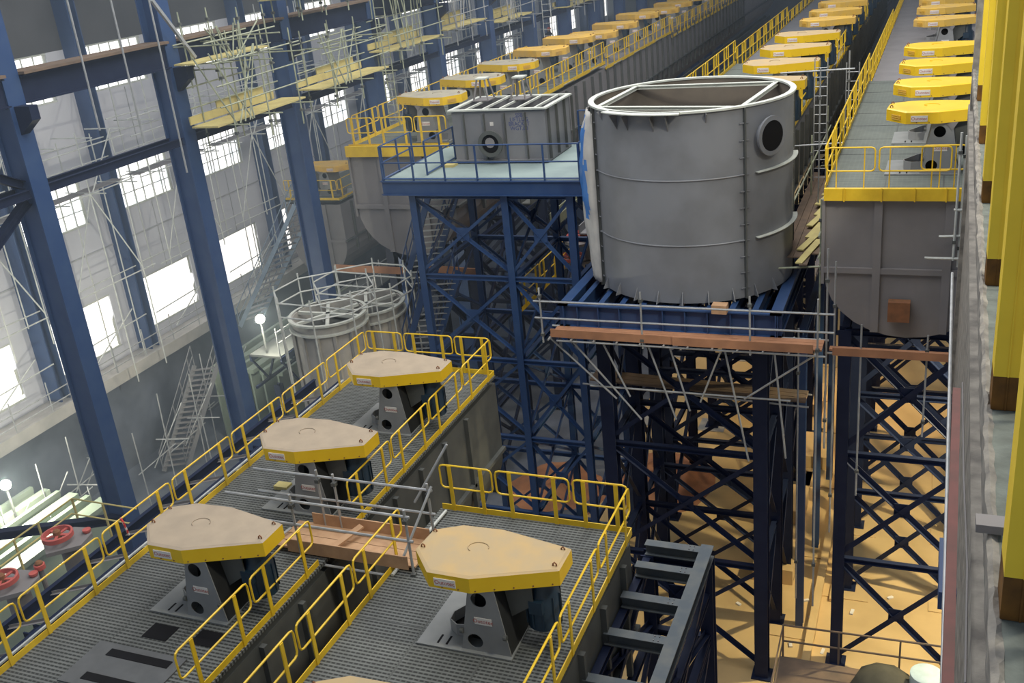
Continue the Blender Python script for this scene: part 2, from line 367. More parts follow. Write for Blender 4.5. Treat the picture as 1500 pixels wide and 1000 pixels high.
x = at(652, 655, x=-11.0)
MB().box((-11.1, 16.2, -12.9), (-11.05, 16.45, -12.5)).build('white_tag', whitep, rowL)
MB().box((-11.1, 16.6, -12.9), (-11.05, 16.85, -12.5)).build('white_tag', whitep, rowL)
# deck openings and loose covers on the near left deck
for (x0, y0, x1, y1) in ((-12.2, 10.9, -11.6, 11.35), (-12.1, 10.0, -11.75, 10.35)):
    pass
for c in ((235, 925), (305, 935)):
    p = at(*c, z=DN+.01); MB().box((p.x-.28, p.y-.2, DN), (p.x+.28, p.y+.2, DN+.012)).build('deck_opening', black, rowL)
p = at(150, 975, z=DN)
hp = MB().box((-13.9, p.y-.55, DN), (-11.9, p.y+.55, DN+.03)); ho = hp.build('hatch_plate', mat('hatch_steel', (.12, .125, .13), .5), rowL)
for yy in (p.y-.32, p.y+.32): sub(ho, rowL, MB().box((-13.5, yy-.09, DN+.03), (-12.1, yy+.09, DN+.04)), 'slot', black)

# railings, near decks
rail('yellow guard railing along the left edge of the near left deck', (-15.1, 4, DN), (-15.1, 23.5, DN), plen=2.15)
rail('yellow guard railing across the far end of the near left deck', (-15.1, 23.5, DN), (-11.1, 23.5, DN), lens=[1.25, 1.6, 1.15])
rail('yellow guard railing on the near left deck, right edge beyond the timber crossing', (-11.1, 15.6, DN), (-11.1, 23.5, DN), plen=2.0)
rail('yellow guard railing on the near left deck, right edge before the timber crossing', (-11.1, 10.0, DN), (-11.1, 14.2, DN), plen=2.1)
rail('yellow guard railing on the left edge of the nearest deck beside the timber crossing', (-9.5, 3.5, DN), (-9.5, 15.0, DN), plen=1.95)
rail('yellow guard railing across the far end of the nearest deck', (-9.5, 16.75, DN), (-5.25, 16.75, DN), lens=[1.3, 1.72, 1.23])
rail('yellow guard railing along the right edge of the nearest deck', (-5.25, 4.0, DN), (-5.25, 16.75, DN), plen=2.12)
# railings, far decks
def drail(label, x, y0, y1, zd, steps, far=True, plen=2.2):
    ys = [y0]+[s[0] for s in steps if y0 < s[0] < y1]+[y1]
    for i in range(len(ys)-1):
        z = fz(zd, steps, ys[i]+.1)
        rail(label + ('' if i == 0 else ', past its first step' if i == 1 else ', past its second step'), (x, ys[i], z), (x, ys[i+1]-.05, z), far=far, n=5, plen=plen)
drail('yellow railing on the right edge of the far left tank row', -16.25, 33.4, 95, -7.2, stA)
drail('yellow railing on the left edge of the far left tank row', -20.5, 33.4, 60, -7.2, stA)
rail('yellow guard railing across the front of the far left tank row', (-20.5, 32.95, -7.2), (-16.3, 32.95, -7.2), lens=[1.2, 1.65, 1.35])
drail('yellow railing on the right edge of the middle tank row', -4.45, 32.4, 95, -7.2, stB)
drail('yellow railing on the left edge of the middle tank row', -9.05, 36, 95, -7.2, stB)
drail('yellow railing on the left edge of the right tank row', -2.58, 26.6, 95, -7.1, stC)
rc = root('guard_railing', (-2.5, 26.5, -7.1), 'yellow open panels of guard railing across the front of the right tank row', 'railing', 'guard rails round the tank decks')
def loop(m_, p, q, z0, z1, c=.09):
    p, q = Vector(p), Vector(q); d = (q-p).normalized(); L = (q-p).length; up = Vector((0, 0, 1)); pts = []
    for (u, z, a0) in ((L-c, z1-c, 0), (c, z1-c, 90), (c, z0+c, 180), (L-c, z0+c, 270)):
        for t in (0, 45, 90):
            an = math.radians(a0+t); pts.append(p + d*(u+c*math.cos(an)) + up*(z+c*math.sin(an)))
    return m_.tube(pts, .022, 6, closed=True)
for a, b, o in ((-2.55, -1.38, 0), (-1.28, .38, 0), (-.3, .72, .12)):
    loop(MB(), (a, 26.52+o, -7.1), (b, 26.52+o, -7.1), .5, 1.1).build('rail_panel', yel, rc, smooth=1)
    for xx in (a+.25, b-.25): MB().beam((xx, 26.52+o, -7.1), (xx, 26.52+o, -6.02), .03, .015).build('post', yel, rc)
eb = MB().box((-2.58, 26.36, -7.33), (.72, 26.5, -7.02))
for xx in (-2.1, -1.2, -.42, .3): eb.box((xx, 26.33, -7.35), (xx+.03, 26.36, -7.0))
eb.build('edge_beam', yel, rc)
# yellow edge under front of row A
MB().box((-20.55, 32.7, -7.5), (-16.25, 32.82, -7.1)).build('edge_beam', yel, rowA)

# ------------------------------------------------------------ drive units
COVER = [(-1.2, -.27), (-1.15, .36), (-.67, .63), (.12, .66), (1.48, .37), (1.48, -.27), (.08, -.85), (-.7, -.84)]
WORD = text_mesh('Outotec', .11, 'word')
def make_drive(variant, flip):
    f = -1 if flip else 1
    r = root('drive_unit', (0, 0, 0), '', 'machine', 'flotation drive units under yellow covers')
    side, top = {'dusty': (yelc, dust), 'half': (yelc, dust2), 'clean': (yelc, yelc), 'orange': (orange, orange), 'grey': (yelc, dust3)}[variant]
    pts = [(x*f, y) for x, y in COVER]
    lo = [(x*f*.985, y*.985) for x, y in COVER]
    cv = MB(); n = len(pts)
    cv.prism([pts], (0, 0, 1.36), (1, 0, 0), (0, 1, 0), (0, 0, .29), 0, 1)
    ins = [(x*f*.96, y*.92, 1.67 + (.02 if y > 0 else 0)) for x, y in COVER]
    vs = [(x, y, 1.65) for x, y in pts] + ins
    cv.add(vs, [(i, (i+1) % n, (i+1) % n + n, i+n) for i in range(n)] + [tuple(range(n, 2*n))], 1)
    c = cv.build('cover', [side, top], r)
    ring = MB(); pp = [(-.1*f+.19*math.cos(a), .0+.15*math.sin(a), 1.69) for a in [i*math.pi/10 for i in range(14)]]
    ring.tube(pp, .008, 5); sub(c, r, ring, 'weld_ring', top)
    for (x, y) in ((-1.07, .28), (-1.08, -.2), (1.36, .28), (1.37, -.18)):
        l = MB().tube([(x*f-.03, y, 1.66), (x*f-.03, y, 1.71), (x*f, y, 1.74), (x*f+.03, y, 1.71), (x*f+.03, y, 1.66)], .014, 6); sub(c, r, l, 'lifting_eye', rust)
    a, b = Vector((-.74*f, -.73, 0)), Vector((.03*f, -.73, 0)) 
    for i in range(1, 8):
        xx = (-.74+i*.3); 
        if xx < .08: y_ = -.86
        else: y_ = -.86 + (xx-.08)*(.58/1.40)
        sub(c, r, MB().lathe((xx*f, y_, 1.40), [(.014, 0), (.014, .02)], 6, 'y'), 'bolt', rust)
    if variant in ('clean', 'orange', 'grey'):
        gx, gy = Vector((-1.2*f, -.27, 0)), Vector((-.7*f, -.84, 0)); d_ = (gy-gx)
        a_, b_2 = gx+d_*.3+Vector((-.012*f, -.012, 0)), gx+d_*.75+Vector((-.012*f, -.012, 0))
        for k in range(3): sub(c, r, MB().beam(a_+Vector((0, 0, 1.44+k*.05)), b_2+Vector((0, 0, 1.44+k*.05)), .012, .025), 'vent_slat', orange)
        sub(c, r, MB().prism([[(.25, 1.36), (.55, 1.36), (.42, 1.15)]], (0, -.72, 0), (f, 0, 0), (0, 0, 1), (0, .02, 0)), 'corner_bracket', greyl)
    px = -.38*f
    pl = sub(c, r, MB().box((px-.2, -.862, 1.42), (px+.2, -.846, 1.57)), 'label_plate', whitep, label='white maker label')
    put_text(WORD, 'lettering', redp, (px, -.864, 1.495), (1, 0, 0), (0, 0, 1), c)
    # stand: perforated trapezoid plates front and back
    def circ(cx, cz, rr, k=20): return [(cx+rr*math.cos(2*math.pi*i/k), cz+rr*math.sin(2*math.pi*i/k)) for i in range(k)]
    o = [(-.31*f, 0), (.63*f, 0), (.43*f, 1.36), (-.04*f, 1.36)]; s_ = None
    for yy in (-.70, .40):
        q_ = MB().prism([o, circ(-.03*f, .22, .145), circ(.13*f, 1.10, .145)], (0, yy, .02), (1, 0, 0), (0, 0, 1), (0, .02, 0)).build('stand_plate', standm, r); s_ = s_ or q_
    si = mat('stand_inside_shade', (.03, .032, .034), .7) if 'stand_inside_shade' not in MATS else MATS['stand_inside_shade']  # shade of the hollow stand put into a near-black colour
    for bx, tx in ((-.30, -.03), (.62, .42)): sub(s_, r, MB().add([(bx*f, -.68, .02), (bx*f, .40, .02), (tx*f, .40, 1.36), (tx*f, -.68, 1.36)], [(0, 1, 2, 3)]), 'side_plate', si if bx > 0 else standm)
    sub(s_, r, MB().add([(-.25*f, -.4, .02), (.55*f, -.4, .02), (.38*f, -.4, 1.36), (0, -.4, 1.36)], [(0, 1, 2, 3)]), 'inner_shade_sheet', si)  # added sheet, painted dark as the shade behind the holes
    sub(s_, r, MB().box((min(.01, .01*f, .33*f), -.71, .62), (max(.01*f, .33*f), -.701, .76)), 'label_plate', whitep, label='white maker label')
    put_text(WORD, 'lettering', redp, (.17*f, -.712, .69), (1, 0, 0), (0, 0, 1), s_)
    for sx, zz in ((-.26, .42), (.55, .42)):
        sub(s_, r, MB().lathe((sx*f, -.70, zz), [(.05, -.03), (.05, .03)], 10, 'x'), 'lifting_lug', greyd)
    # base plate, collar
    bp = MB().prism([[(-1.17*f, -.78), (.66*f, -.78), (.6*f, .75), (-.9*f, .85), (-1.15*f, .8)]], (0, 0, .005), (1, 0, 0), (0, 1, 0), (0, 0, .03))
    b_ = bp.build('base_plate', mat('base_plate_steel', (.24, .25, .25), .5, (.2, .21, .21), 3) if 'base_plate_steel' not in MATS else MATS['base_plate_steel'], r)
    for xx in (-.79, -.62): sub(b_, r, MB().box((xx*f-.02, -.69, .034), (xx*f+.02, -.46, .038)), 'slot', black)
    cl = MB(); ri = [(-.27, -.36), (-.52, -.40), (-.70, -.28), (-.72, -.08), (-.36, .55), (-.27, .6)]
    for i in range(len(ri)-1):
        (x0, y0), (x1, y1) = ri[i], ri[i+1]; cl.beam((x0*f, y0, .15), (x1*f, y1, .15), .02, .24)
    cl.build('collar', standm, r)
    MB().prism([[(x*f, y) for x, y in ri]], (0, 0, .04), (1, 0, 0), (0, 1, 0), (0, 0, .015)).build('collar_floor', black, r)
    # motor and belt housing beyond the stand
    mo = MB().lathe((1.02*f, .0, .28), [(.16, 0), (.30, .06), (.30, .72), (.24, .82), (.24, 1.07)], 20); mt = mo.build('motor', teal, r, smooth=1)
    for i in range(10):
        a = 2*math.pi*i/10; sub(mt, r, MB().beam((1.02*f+.31*math.cos(a), .31*math.sin(a), .4), (1.02*f+.31*math.cos(a), .31*math.sin(a), 1.0), .03, .015), 'cooling_fin', teal)
    sub(mt, r, MB().box(((.9)*f, -.38, .75), (1.14*f, -.27, 1.0)), 'terminal_box', teal)
    MB().box((.55*f, -.2, .7), (.78*f, .35, 1.36)).build('motor_bracket', greyd, r)
    MB().prism([[(.44, 1.36), (.98, 1.36), (.98, .92), (.56, .62)]], (0, -.36, 0), (f, 0, 0), (0, 0, 1), (0, .03, 0)).build('guard_plate', greyd, r)
    return r
def tree_copy(o, parent=None):
    c = o.copy(); COL.objects.link(c)
    if parent is not None: c.parent = parent
    for ch in o.children: tree_copy(ch, c)
    return c
protos = {}
def drive(variant, flip, loc, label, yaw=0):
    k = (variant, flip)
    if k not in protos: protos[k] = o = make_drive(variant, flip)
    else: o = tree_copy(protos[k])
    o.location = loc; o['label'] = label; o.rotation_euler = (0, 0, yaw); return o
for i, (x, y) in enumerate(((-12.42, 12.8), (-12.42, 16.55), (-12.42, 20.4))):
    drive('dusty', 0, (x, y, DN), ['drive unit under beige dusty yellow cover nearest on the near left deck', 'drive unit under dusty yellow cover, middle of the near left deck beside the scaffold rails', 'drive unit under dusty yellow cover at the far end of the near left deck'][i])
drive('half', 0, (-6.85, 13.29, DN), 'large drive unit under half dusty yellow cover near the end of the nearest deck')
drive('half', 0, (-6.85, 9.2, DN), 'drive unit whose dusty cover is cut by the bottom edge of the photo')
for i, y in enumerate((34.4, 38.2, 42.1, 46.3, 50.4, 54.5, 58.7, 63.6, 69, 73, 77, 85, 89)):
    drive('grey' if i < 3 else 'orange', 1, (-17.35, y, fz(-7.2, stA, y)), 'drive unit on the far left tank row, %s cover of that row' % nth(i))
for i, y in enumerate((34.6, 38.6, 42.5, 46.5, 54.9, 58.9, 63.3, 71, 75, 79, 87, 91)):
    drive('half' if i < 4 else 'orange', 0, (-5.5, y, fz(-7.2, stB, y)), 'drive unit on the middle tank row behind the round tank, %s cover of that row' % nth(i))
for i, y in enumerate((28.8, 32.5, 36.3, 40.2, 51.5, 56.3, 60.4, 68, 72, 76)):
    drive('clean' if i < 4 else 'orange', 0, (-.05, y, fz(-7.1, stC, y)), 'drive unit on the right hand tank row, %s yellow cover from its front' % nth(i))
drive('orange', 1, (-30.9, 47.6, -12.9), 'small looking drive unit in front on the distant row by the window wall')
drive('clean', 1, (-30.9, 52.0, -12.9), 'second drive unit on the distant row by the window wall')
rail('pale yellow railing across the front of the distant row by the windows', (-33.2, 46, -12.9), (-29.75, 46, -12.9), far=True, plen=1.7)
rail('pale yellow railing along the right edge of the distant row by the windows', (-29.75, 46, -12.9), (-29.75, 60, -12.9), far=True)
#PART2
# ------------------------------------------------------------ big round feed tank on its blue platform
TX, TY, TR, TB, TT = -6.45, 28.56, 2.80, -10.1, -4.9
r = root('feed_tank', (TX, TY, TB), 'big round open-topped grey steel tank standing on a blue platform', 'tank')
NS = 96
def shell(m, hole=None):
    prof = [(TR, TB), (TR, TT), (TR-.05, TT), (TR-.05, TB)]
    return m.lathe((TX, TY, 0), prof, NS, cap=False)
shell(MB()).build('shell', tankm, r, smooth=1)
MB().lathe((TX, TY, 0), [(TR-.055, TB+.02), (TR-.055, TT-.01), (TR-.06, TT-.01), (TR-.06, TB+.02)], NS, cap=False).build('inner_wall', tanki, r, smooth=1)
MB().lathe((TX, TY, TB), [(TR-.02, 0), (TR-.02, .06)], NS).build('bottom_plate', greyd, r)
MB().lathe((TX, TY, TT), [(TR-.09, 0), (TR+.07, 0), (TR+.07, .05), (TR-.09, .05), (TR-.09, 0)], NS, cap=False).build('rim_flange', rim, r, smooth=1)
def arc(rad, a0, a1, z, n=24): return [(TX+rad*math.cos(math.radians(a0+(a1-a0)*i/n)), TY+rad*math.sin(math.radians(a0+(a1-a0)*i/n)), z) for i in range(n+1)]
for z in (-6.66, -8.45):
    MB().tube(arc(TR+.01, 200, 312, z), .022, 6).build('weld_band', tankm, r)
    m = MB(); a = arc(TR, 318, 372, z, 20); b = arc(TR+.13, 318, 372, z, 20)
    m.add([*a, *b, *[(p[0], p[1], p[2]+.02) for p in a], *[(p[0], p[1], p[2]+.02) for p in b]],
          [f for i in range(20) for f in ((i, i+1, 22+i, 21+i), (42+i, 63+i, 64+i, 43+i), (21+i, 22+i, 64+i, 63+i))])
    m.build('stiffening_ring', rim, r)
for a in (212, 311, 20):
    ca, sa = math.cos(math.radians(a)), math.sin(math.radians(a)); x, y = TX+(TR+.04)*ca, TY+(TR+.04)*sa
    s_ = MB().beam((x, y, TB), (x, y, TT), .035, .13, up=(ca, sa, 0)).build('seam_flange', greyd, r)
    for i in range(11):
        z = TB+.3+i*.45
        sub(s_, r, MB().beam((x-sa*-.14, y-ca*.14, z), (x+sa*-.14, y+ca*.14, z), .03, .02), 'clip', tankm)
for a in list(range(205, 340, 14)):
    ca, sa = math.cos(math.radians(a)), math.sin(math.radians(a))
    MB().prism([[(0, 0), (.18, 0), (0, .34)]], (TX+TR*ca, TY+TR*sa, TB), (ca, sa, 0), (0, 0, 1), (-sa*.02, ca*.02, 0)).build('base_gusset', tankm, r)
for a in (224, 238, 246, 262, 270, 290):
    ca, sa = math.cos(math.radians(a)), math.sin(math.radians(a)); k = 1 if a in (238, 246, 262, 270) else .6
    MB().prism([[(0, 0), (.26*k, 0), (0, -.42*k)]], (TX+TR*ca, TY+TR*sa, TT-.03), (ca, sa, 0), (0, 0, 1), (-sa*.025, ca*.025, 0)).build('rim_gusset', tankm, r)
m = MB(); a = arc(TR, 233, 277, TT+.02, 12); b = arc(TR+.30, 233, 277, TT+.02, 12)
m.add([*a, *b, *[(p[0], p[1], p[2]+.03) for p in a], *[(p[0], p[1], p[2]+.03) for p in b]], [f for i in range(12) for f in ((i, i+1, 14+i, 13+i), (26+i, 39+i, 40+i, 27+i), (13+i, 14+i, 40+i, 39+i))])
m.build('rim_shelf', rim, r)
C4 = [(TX+(TR-.1)*math.cos(math.radians(a)), TY+(TR-.1)*math.sin(math.radians(a)), TT-.04) for a in (212, 311, 38, 139)]
for i in range(4): MB().beam(C4[i], C4[(i+1) % 4], .13, .1, 'H', t=.02).build('cross_beam', rim, r)
a = -33; ca, sa = math.cos(math.radians(a)), math.sin(math.radians(a)); nc = (TX+(TR-.1)*ca, TY+(TR-.1)*sa, TT-.85)
nz = MB().lathe(nc, [(.42, 0), (.42, .22), (.52, .22), (.52, .28), (.40, .28)], 32, ((-sa, ca, 0), (0, 0, 1), (ca, sa, 0)), cap=False).build('nozzle', tankm, r, smooth=1)
sub(nz, r, MB().lathe(nc, [(.40, .24), (.40, .27)], 32, ((-sa, ca, 0), (0, 0, 1), (ca, sa, 0))), 'nozzle_opening', black)
# tarpaulin hanging on the left
vs = []; fs = []; na, nz_ = 16, 30
for i in range(na+1):
    for j in range(nz_+1):
        a = math.radians(181+ i*32/na); t = j/nz_; z = TT-.15 - t*(TT-TB-.25)
        rr = TR + .10 + (.42*math.sin(min(1, t*2.5)*math.pi*.5)*(1-t*.6)+.10*noise.noise((i*.5, t*7, 2)))*math.sin(math.pi*i/na)**.6
        vs.append((TX+rr*math.cos(a), TY+rr*math.sin(a), z+.08*noise.noise((i*.7, 0, 5))*(j in (0, nz_))))
for i in range(na):
    for j in range(nz_): q = i*(nz_+1)+j; fs.append((q, q+nz_+1, q+nz_+2, q+1))
m = MB().add(vs, fs)
m.m = [1 if (.03 < (q % nz_)/nz_ + .12*noise.noise((q/9.0, 0, 1)) < .55 and q//nz_ < 12.5+3*noise.noise((q*.3, 1, 0))) else 0 for q in range(na*nz_)]
o = solo('tarpaulin', m, [mat('dirty_white_sheet', (.58, .56, .53), .7, (.42, .41, .40), 1.5, bump=.3), mat('blue_sheet', (.05, .22, .60), .5, (.04, .16, .48), 1.5, bump=.2)], 'blue and dirty white tarpaulin hanging down the left side of the big round tank', 'tarpaulin', smooth=1)
md = o.modifiers.new('thickness', 'SOLIDIFY'); md.thickness = .012

def bent(r, m, xs, ys, z0, z1, levels, bx=True, by=True, cw=.32, bw=.16, dw=.13, gus=True, skip=()):
    for x in xs:
        for y in ys:
            MB().beam((x, y, z0), (x, y, z1), cw, cw, 'H', up=(0, 1, 0), t=.03).build('column', m, r)
            MB().box((x-.3, y-.3, z0), (x+.3, y+.3, z0+.05)).build('base_plate', m, r)
    Z = [z1] + levels
    def panel(p, q, za, zb, ax):
        (x0, y0), (x1, y1) = p, q
        MB().beam((x0, y0, za-.1), (x1, y1, za-.1), bw, bw, 'H').build('beam', m, r)
        MB().beam((x0, y0, za-.15), (x1, y1, zb+.1), dw, dw, 'L').build('diagonal_brace', m, r)
        MB().beam((x1, y1, za-.15), (x0, y0, zb+.1), dw, dw, 'L').build('diagonal_brace', m, r)
        c = Vector(((x0+x1)/2, (y0+y1)/2, (za+zb)/2)); g = .22
        if ax == 'x': MB().box((c.x-g, c.y-.012, c.z-g), (c.x+g, c.y+.012, c.z+g)).build('gusset_plate', m, r)
        else: MB().box((c.x-.012, c.y-g, c.z-g), (c.x+.012, c.y+g, c.z+g)).build('gusset_plate', m, r)
    for i in range(len(Z)-1):
        if bx:
            for y in ys:
                for a, b in zip(xs[:-1], xs[1:]): panel((a, y), (b, y), Z[i], Z[i+1], 'x')
        if by:
            for x in xs:
                for a, b in zip(ys[:-1], ys[1:]): panel((x, a), (x, b), Z[i], Z[i+1], 'y')
r = root('tank_platform', (TX, TY, ZF), 'tall dark blue steel platform carrying the big round tank', 'support structure')
for y in (25.55, 31.55): MB().beam((-9.75, y, -10.5), (-3.5, y, -10.5), .3, .7, 'H', t=.04).build('main_beam', blue, r)
for x in (-9.6, -3.65): MB().beam((x, 25.4, -10.5), (x, 31.7, -10.5), .3, .7, 'H', t=.04).build('main_beam', blue, r)
for i in range(10): 
    x = -9.2+i*.62; MB().beam((x, 25.7, -10.45), (x, 31.4, -10.45), .16, .5, 'H').build('cross_joist', blue, r)
    MB().box((x, 25.42, -10.82), (x+.03, 25.56, -10.18)).build('web_stiffener', blue, r)
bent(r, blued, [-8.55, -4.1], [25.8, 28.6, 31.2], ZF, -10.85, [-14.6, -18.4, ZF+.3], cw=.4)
MB().box((-5.3, 25.2, -10.14), (-4.9, 25.5, -9.9)).build('timber_block', wood, r)
# ------------------------------------------------------------ blue platform with the pump box
PZ = -7.2
r = root('blue_platform', (-13, 30.4, ZF), 'blue steel tower platform with railing, carrying the rectangular grey box', 'support structure')
MB().box((-16.35, 28.05, PZ-.05), (-9.7, 33.2, PZ)).build('floor_plate', pplate, r)
for p, q in (((-16.4, 28.0), (-9.65, 28.0)), ((-16.4, 33.2), (-9.65, 33.2)), ((-16.4, 28), (-16.4, 33.2)), ((-9.68, 28), (-9.68, 33.2))):
    MB().beam((*p, PZ-.24), (*q, PZ-.24), .16, .46, 'H', t=.025).build('edge_beam', blue, r)
bent(r, blue, [-15.5, -12.3, -10.15], [28.3, 32.6], ZF, PZ-.47, [-10.4, -13.3, -16.2, -19.2, ZF+.2], cw=.23, dw=.10, bw=.15)
def brail(label, pts, posts, m=blue, hgt=1.1):
    r = root('blue_railing', pts[0], label, 'railing', None); up = Vector((0, 0, 1)); P = [Vector(p) for p in pts]
    for h in (hgt, hgt*.52): MB().tube([p+up*h for p in P], .024, 6).build('rail_bar', m, r)
    MB().tube([p+up*.06 for p in P], .03, 4).build('toe_bar', m, r)
    for a, b in zip(P[:-1], P[1:]):
        k = max(1, round((b-a).length/posts))
        for i in range(k+1):
            c = a+(b-a)*i/k; MB().beam(c, c+up*hgt, .05, .05).build('post', m, r)
    return r
brail('blue railing along the front of the blue platform below the grey box', [(-16.35, 28, PZ), (-9.7, 28, PZ)], 1.12)
brail('blue railing on the left side of the blue platform', [(-16.35, 28.1, PZ), (-16.35, 30.2, PZ)], 1.1)
brail('blue railing on the right side of the blue platform, next to the round tank', [(-9.7, 28.1, PZ), (-9.7, 33.1, PZ)], 1.2)
brail('blue stair railing on the platform left of the grey box', [(-15.1, 28.7, PZ), (-15.1, 33.1, PZ)], 1.1)
brail('blue railing bars behind the grey box towards the tank row', [(-11.4, 33.2, PZ), (-9.7, 33.2, PZ)], .9)
BX0, BX1, BY0, BY1, BT = -14.75, -11.5, 30.25, 32.6, -5.45
r = root('pump_box', ((BX0+BX1)/2, 31.6, PZ), 'rectangular grey steel box with round flange and two lifting stools on the blue platform', 'box')
b = MB().box((BX0, BY0, PZ), (BX1, BY0+.03, BT)).box((BX0, BY1-.03, PZ), (BX1, BY1, BT)).box((BX0, BY0+.03, PZ), (BX0+.03, BY1-.03, BT)).box((BX1-.03, BY0+.03, PZ), (BX1, BY1-.03, BT)).box((BX0, BY0, PZ), (BX1, BY1, PZ+.02))
b.build('shell', grey, r)
tf = MB()
tf.box((BX0-.1, BY0-.1, BT-.02), (BX1+.1, BY0+.05, BT+.03)).box((BX0-.1, BY1-.05, BT-.02), (BX1+.1, BY1+.1, BT+.03)).box((BX0-.1, BY0+.05, BT-.02), (BX0+.05, BY1-.05, BT+.03)).box((BX1-.05, BY0+.05, BT-.02), (BX1+.1, BY1-.05, BT+.03))
tf.build('top_flange', rim, r)
for i in range(5):
    x = BX0+.45+i*.6; MB().box((x, BY0+.05, BT-.04), (x+.07, BY1-.05, BT+.02)).build('top_bar', rim, r)
for i in range(4):
    x = BX0+.42+i*.72; MB().box((x, BY0-.09, PZ+.15), (x+.03, BY0, BT-.12)).build('rib', greyd, r)
MB().box((BX0, BY0-.09, PZ+.1), (BX1, BY0, PZ+.14)).build('rib', grey, r)
for i in range(4):
    y = BY0+.2+i*.78; MB().box((BX1, y, PZ+.1), (BX1+.09, y+.03, BT-.05)).build('rib', greyd, r)
fc = at(723, 208, y=BY0)
fl = MB().lathe((fc.x, BY0-.30, fc.z), [(.30, 0), (.43, 0), (.43, .07), (.31, .07), (.31, .30)], 32, 'y', cap=False).build('flange', greyd, r, smooth=1)
sub(fl, r, MB().lathe((fc.x, BY0-.24, fc.z), [(.30, 0), (.30, .02)], 32, 'y'), 'bore', black)
sub(fl, r, MB().lathe((fc.x-.02, BY0-.26, fc.z+.03), [(.17, 0), (.15, .02)], 12, 'y'), 'rag', greyl)
MB().box((fc.x-.06, BY0-.01, fc.z+.53), (fc.x+.06, BY0-.004, fc.z+.65)).build('tag', whitep, r)
for ln, tx in enumerate(('SSB', 'LIFTLUG', 'BRACKET', 'WGT,60')):
    p = at(760+ln*.2, 168.5+ln*6.5, y=BY0); put_text(text_mesh(tx, .17, 'stencil_text'), 'stencil_text', inkb, Vector((p.x, BY0-.004, p.z))-Vector(r['o']), (1, 0, 0), (0, 0, 1), r)
for (u, v) in ((712, 146), (772, 141)):
    c = at(u, v, z=BT); c.y = min(max(c.y, BY0+.6), BY1-.6); s = MB(); s.box((c.x-.3, c.y-.35, BT+.03), (c.x+.3, c.y+.35, BT+.06)); o = s.build('lifting_stool', greyl, r)
    for sx in (-.26, .26):
        for sy in (-.28, .28): sub(o, r, MB().beam((c.x+sx, c.y+sy, BT+.06), (c.x+sx*.55, c.y+sy*.5, BT+.72), .05, .05), 'leg', greyl)
    sub(o, r, MB().box((c.x-.2, c.y-.2, BT+.72), (c.x+.2, c.y+.2, BT+.77)), 'top_plate', rim)
solo('timber_offcut', MB().box((-15.0, 29.7, PZ), (-14.65, 30.1, PZ+.08)), woody, 'small yellow timber offcut on the blue platform beside the grey box', 'timber')
# stairs
def stair(label, top, bot, wv, m, n, rails=True, tm=None):
    top, bot, wv = Vector(top), Vector(bot), Vector(wv); r = root('steel_stair', bot, label, 'stairs', None); up = Vector((0, 0, 1))
    for k in (0, 1):
        MB().beam(top+wv*k, bot+wv*k, .06, .22).build('stringer', m, r)
        if rails:
            MB().tube([bot+wv*k+up*1.0, top+wv*k+up*1.0, top+wv*k], .025, 6).build('handrail', m, r); MB().tube([bot+wv*k+up*.5, top+wv*k+up*.5], .02, 6).build('mid_rail', m, r)
            for i in range(5): c = bot+(top-bot)*(i/4.5)+wv*k; MB().beam(c, c+up*1.0, .04, .04).build('post', m, r)
    d = (top-bot); hd = Vector((d.x, d.y, 0)).normalized()*.13
    for i in range(1, n):
        c = bot+d*i/n
        MB().add([c-hd, c+hd, c+hd+wv, c-hd+wv]+[x+up*.03 for x in (c-hd, c+hd, c+hd+wv, c-hd+wv)], [(0, 3, 2, 1), (4, 5, 6, 7), (0, 1, 5, 4), (1, 2, 6, 5), (2, 3, 7, 6), (3, 0, 4, 7)]).build('tread', tm or m, r)
    return r
stair('blue steel stair climbing the left side of the blue platform tower, upper flight', at(628, 285, y=31.5), at(592, 425, y=31.5), (.95, .35, 0), blue, 16, tm=galw)
stair('blue steel stair beside the blue platform tower, lower flight above the far left deck end', at(628, 400, y=28.9), at(595, 520, y=28.9), (1.0, .3, 0), blue, 14, tm=gal)
stair('pale grey steel stair rising to the distant tank row by the window wall', at(432, 300, y=39.5), at(352, 478, y=39.5), (0.5, 1.1, 0), mat('stair_blue_grey', (.16, .21, .29), .6), 20, tm=greyl)
stair('dim steel stair down at ground level left of the near decks', at(285, 535, z=-17.9), at(240, 690, z=-22.3), (1.0, .5, 0), grey, 20, tm=greyl)
# ------------------------------------------------------------ supports under the far rows
def supports(lbl, xs, ys, zt, m, by=True, lv=None):
    for i in range(0, len(ys)-1, 2):
        yy = ys[i:i+3]
        r = root('tank_support_frame', (sum(xs)/len(xs), yy[0], ZF), 'dark blue braced leg frame under the %s, %s from the front' % (lbl, nth(i//2)), 'support structure', 'braced frames under the tank rows')
        bent(r, m, xs, yy[:2] if i else yy[:2], ZF, zt, lv or [zt-3.8, zt-7.4, ZF+.2], by=by, cw=.34, dw=.16)
        MB().beam((xs[0], yy[0], zt-.1), (xs[0], yy[-1], zt-.1), .2, .3, 'H').build('long_beam', m, r)
        MB().beam((xs[-1], yy[0], zt-.1), (xs[-1], yy[-1], zt-.1), .2, .3, 'H').build('long_beam', m, r)
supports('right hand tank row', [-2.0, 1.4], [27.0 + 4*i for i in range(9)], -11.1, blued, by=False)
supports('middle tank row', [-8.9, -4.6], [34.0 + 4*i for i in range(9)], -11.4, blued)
supports('far left tank row', [-20.2, -16.6], [34.4 + 4*i for i in range(7)], -11.4, blued)
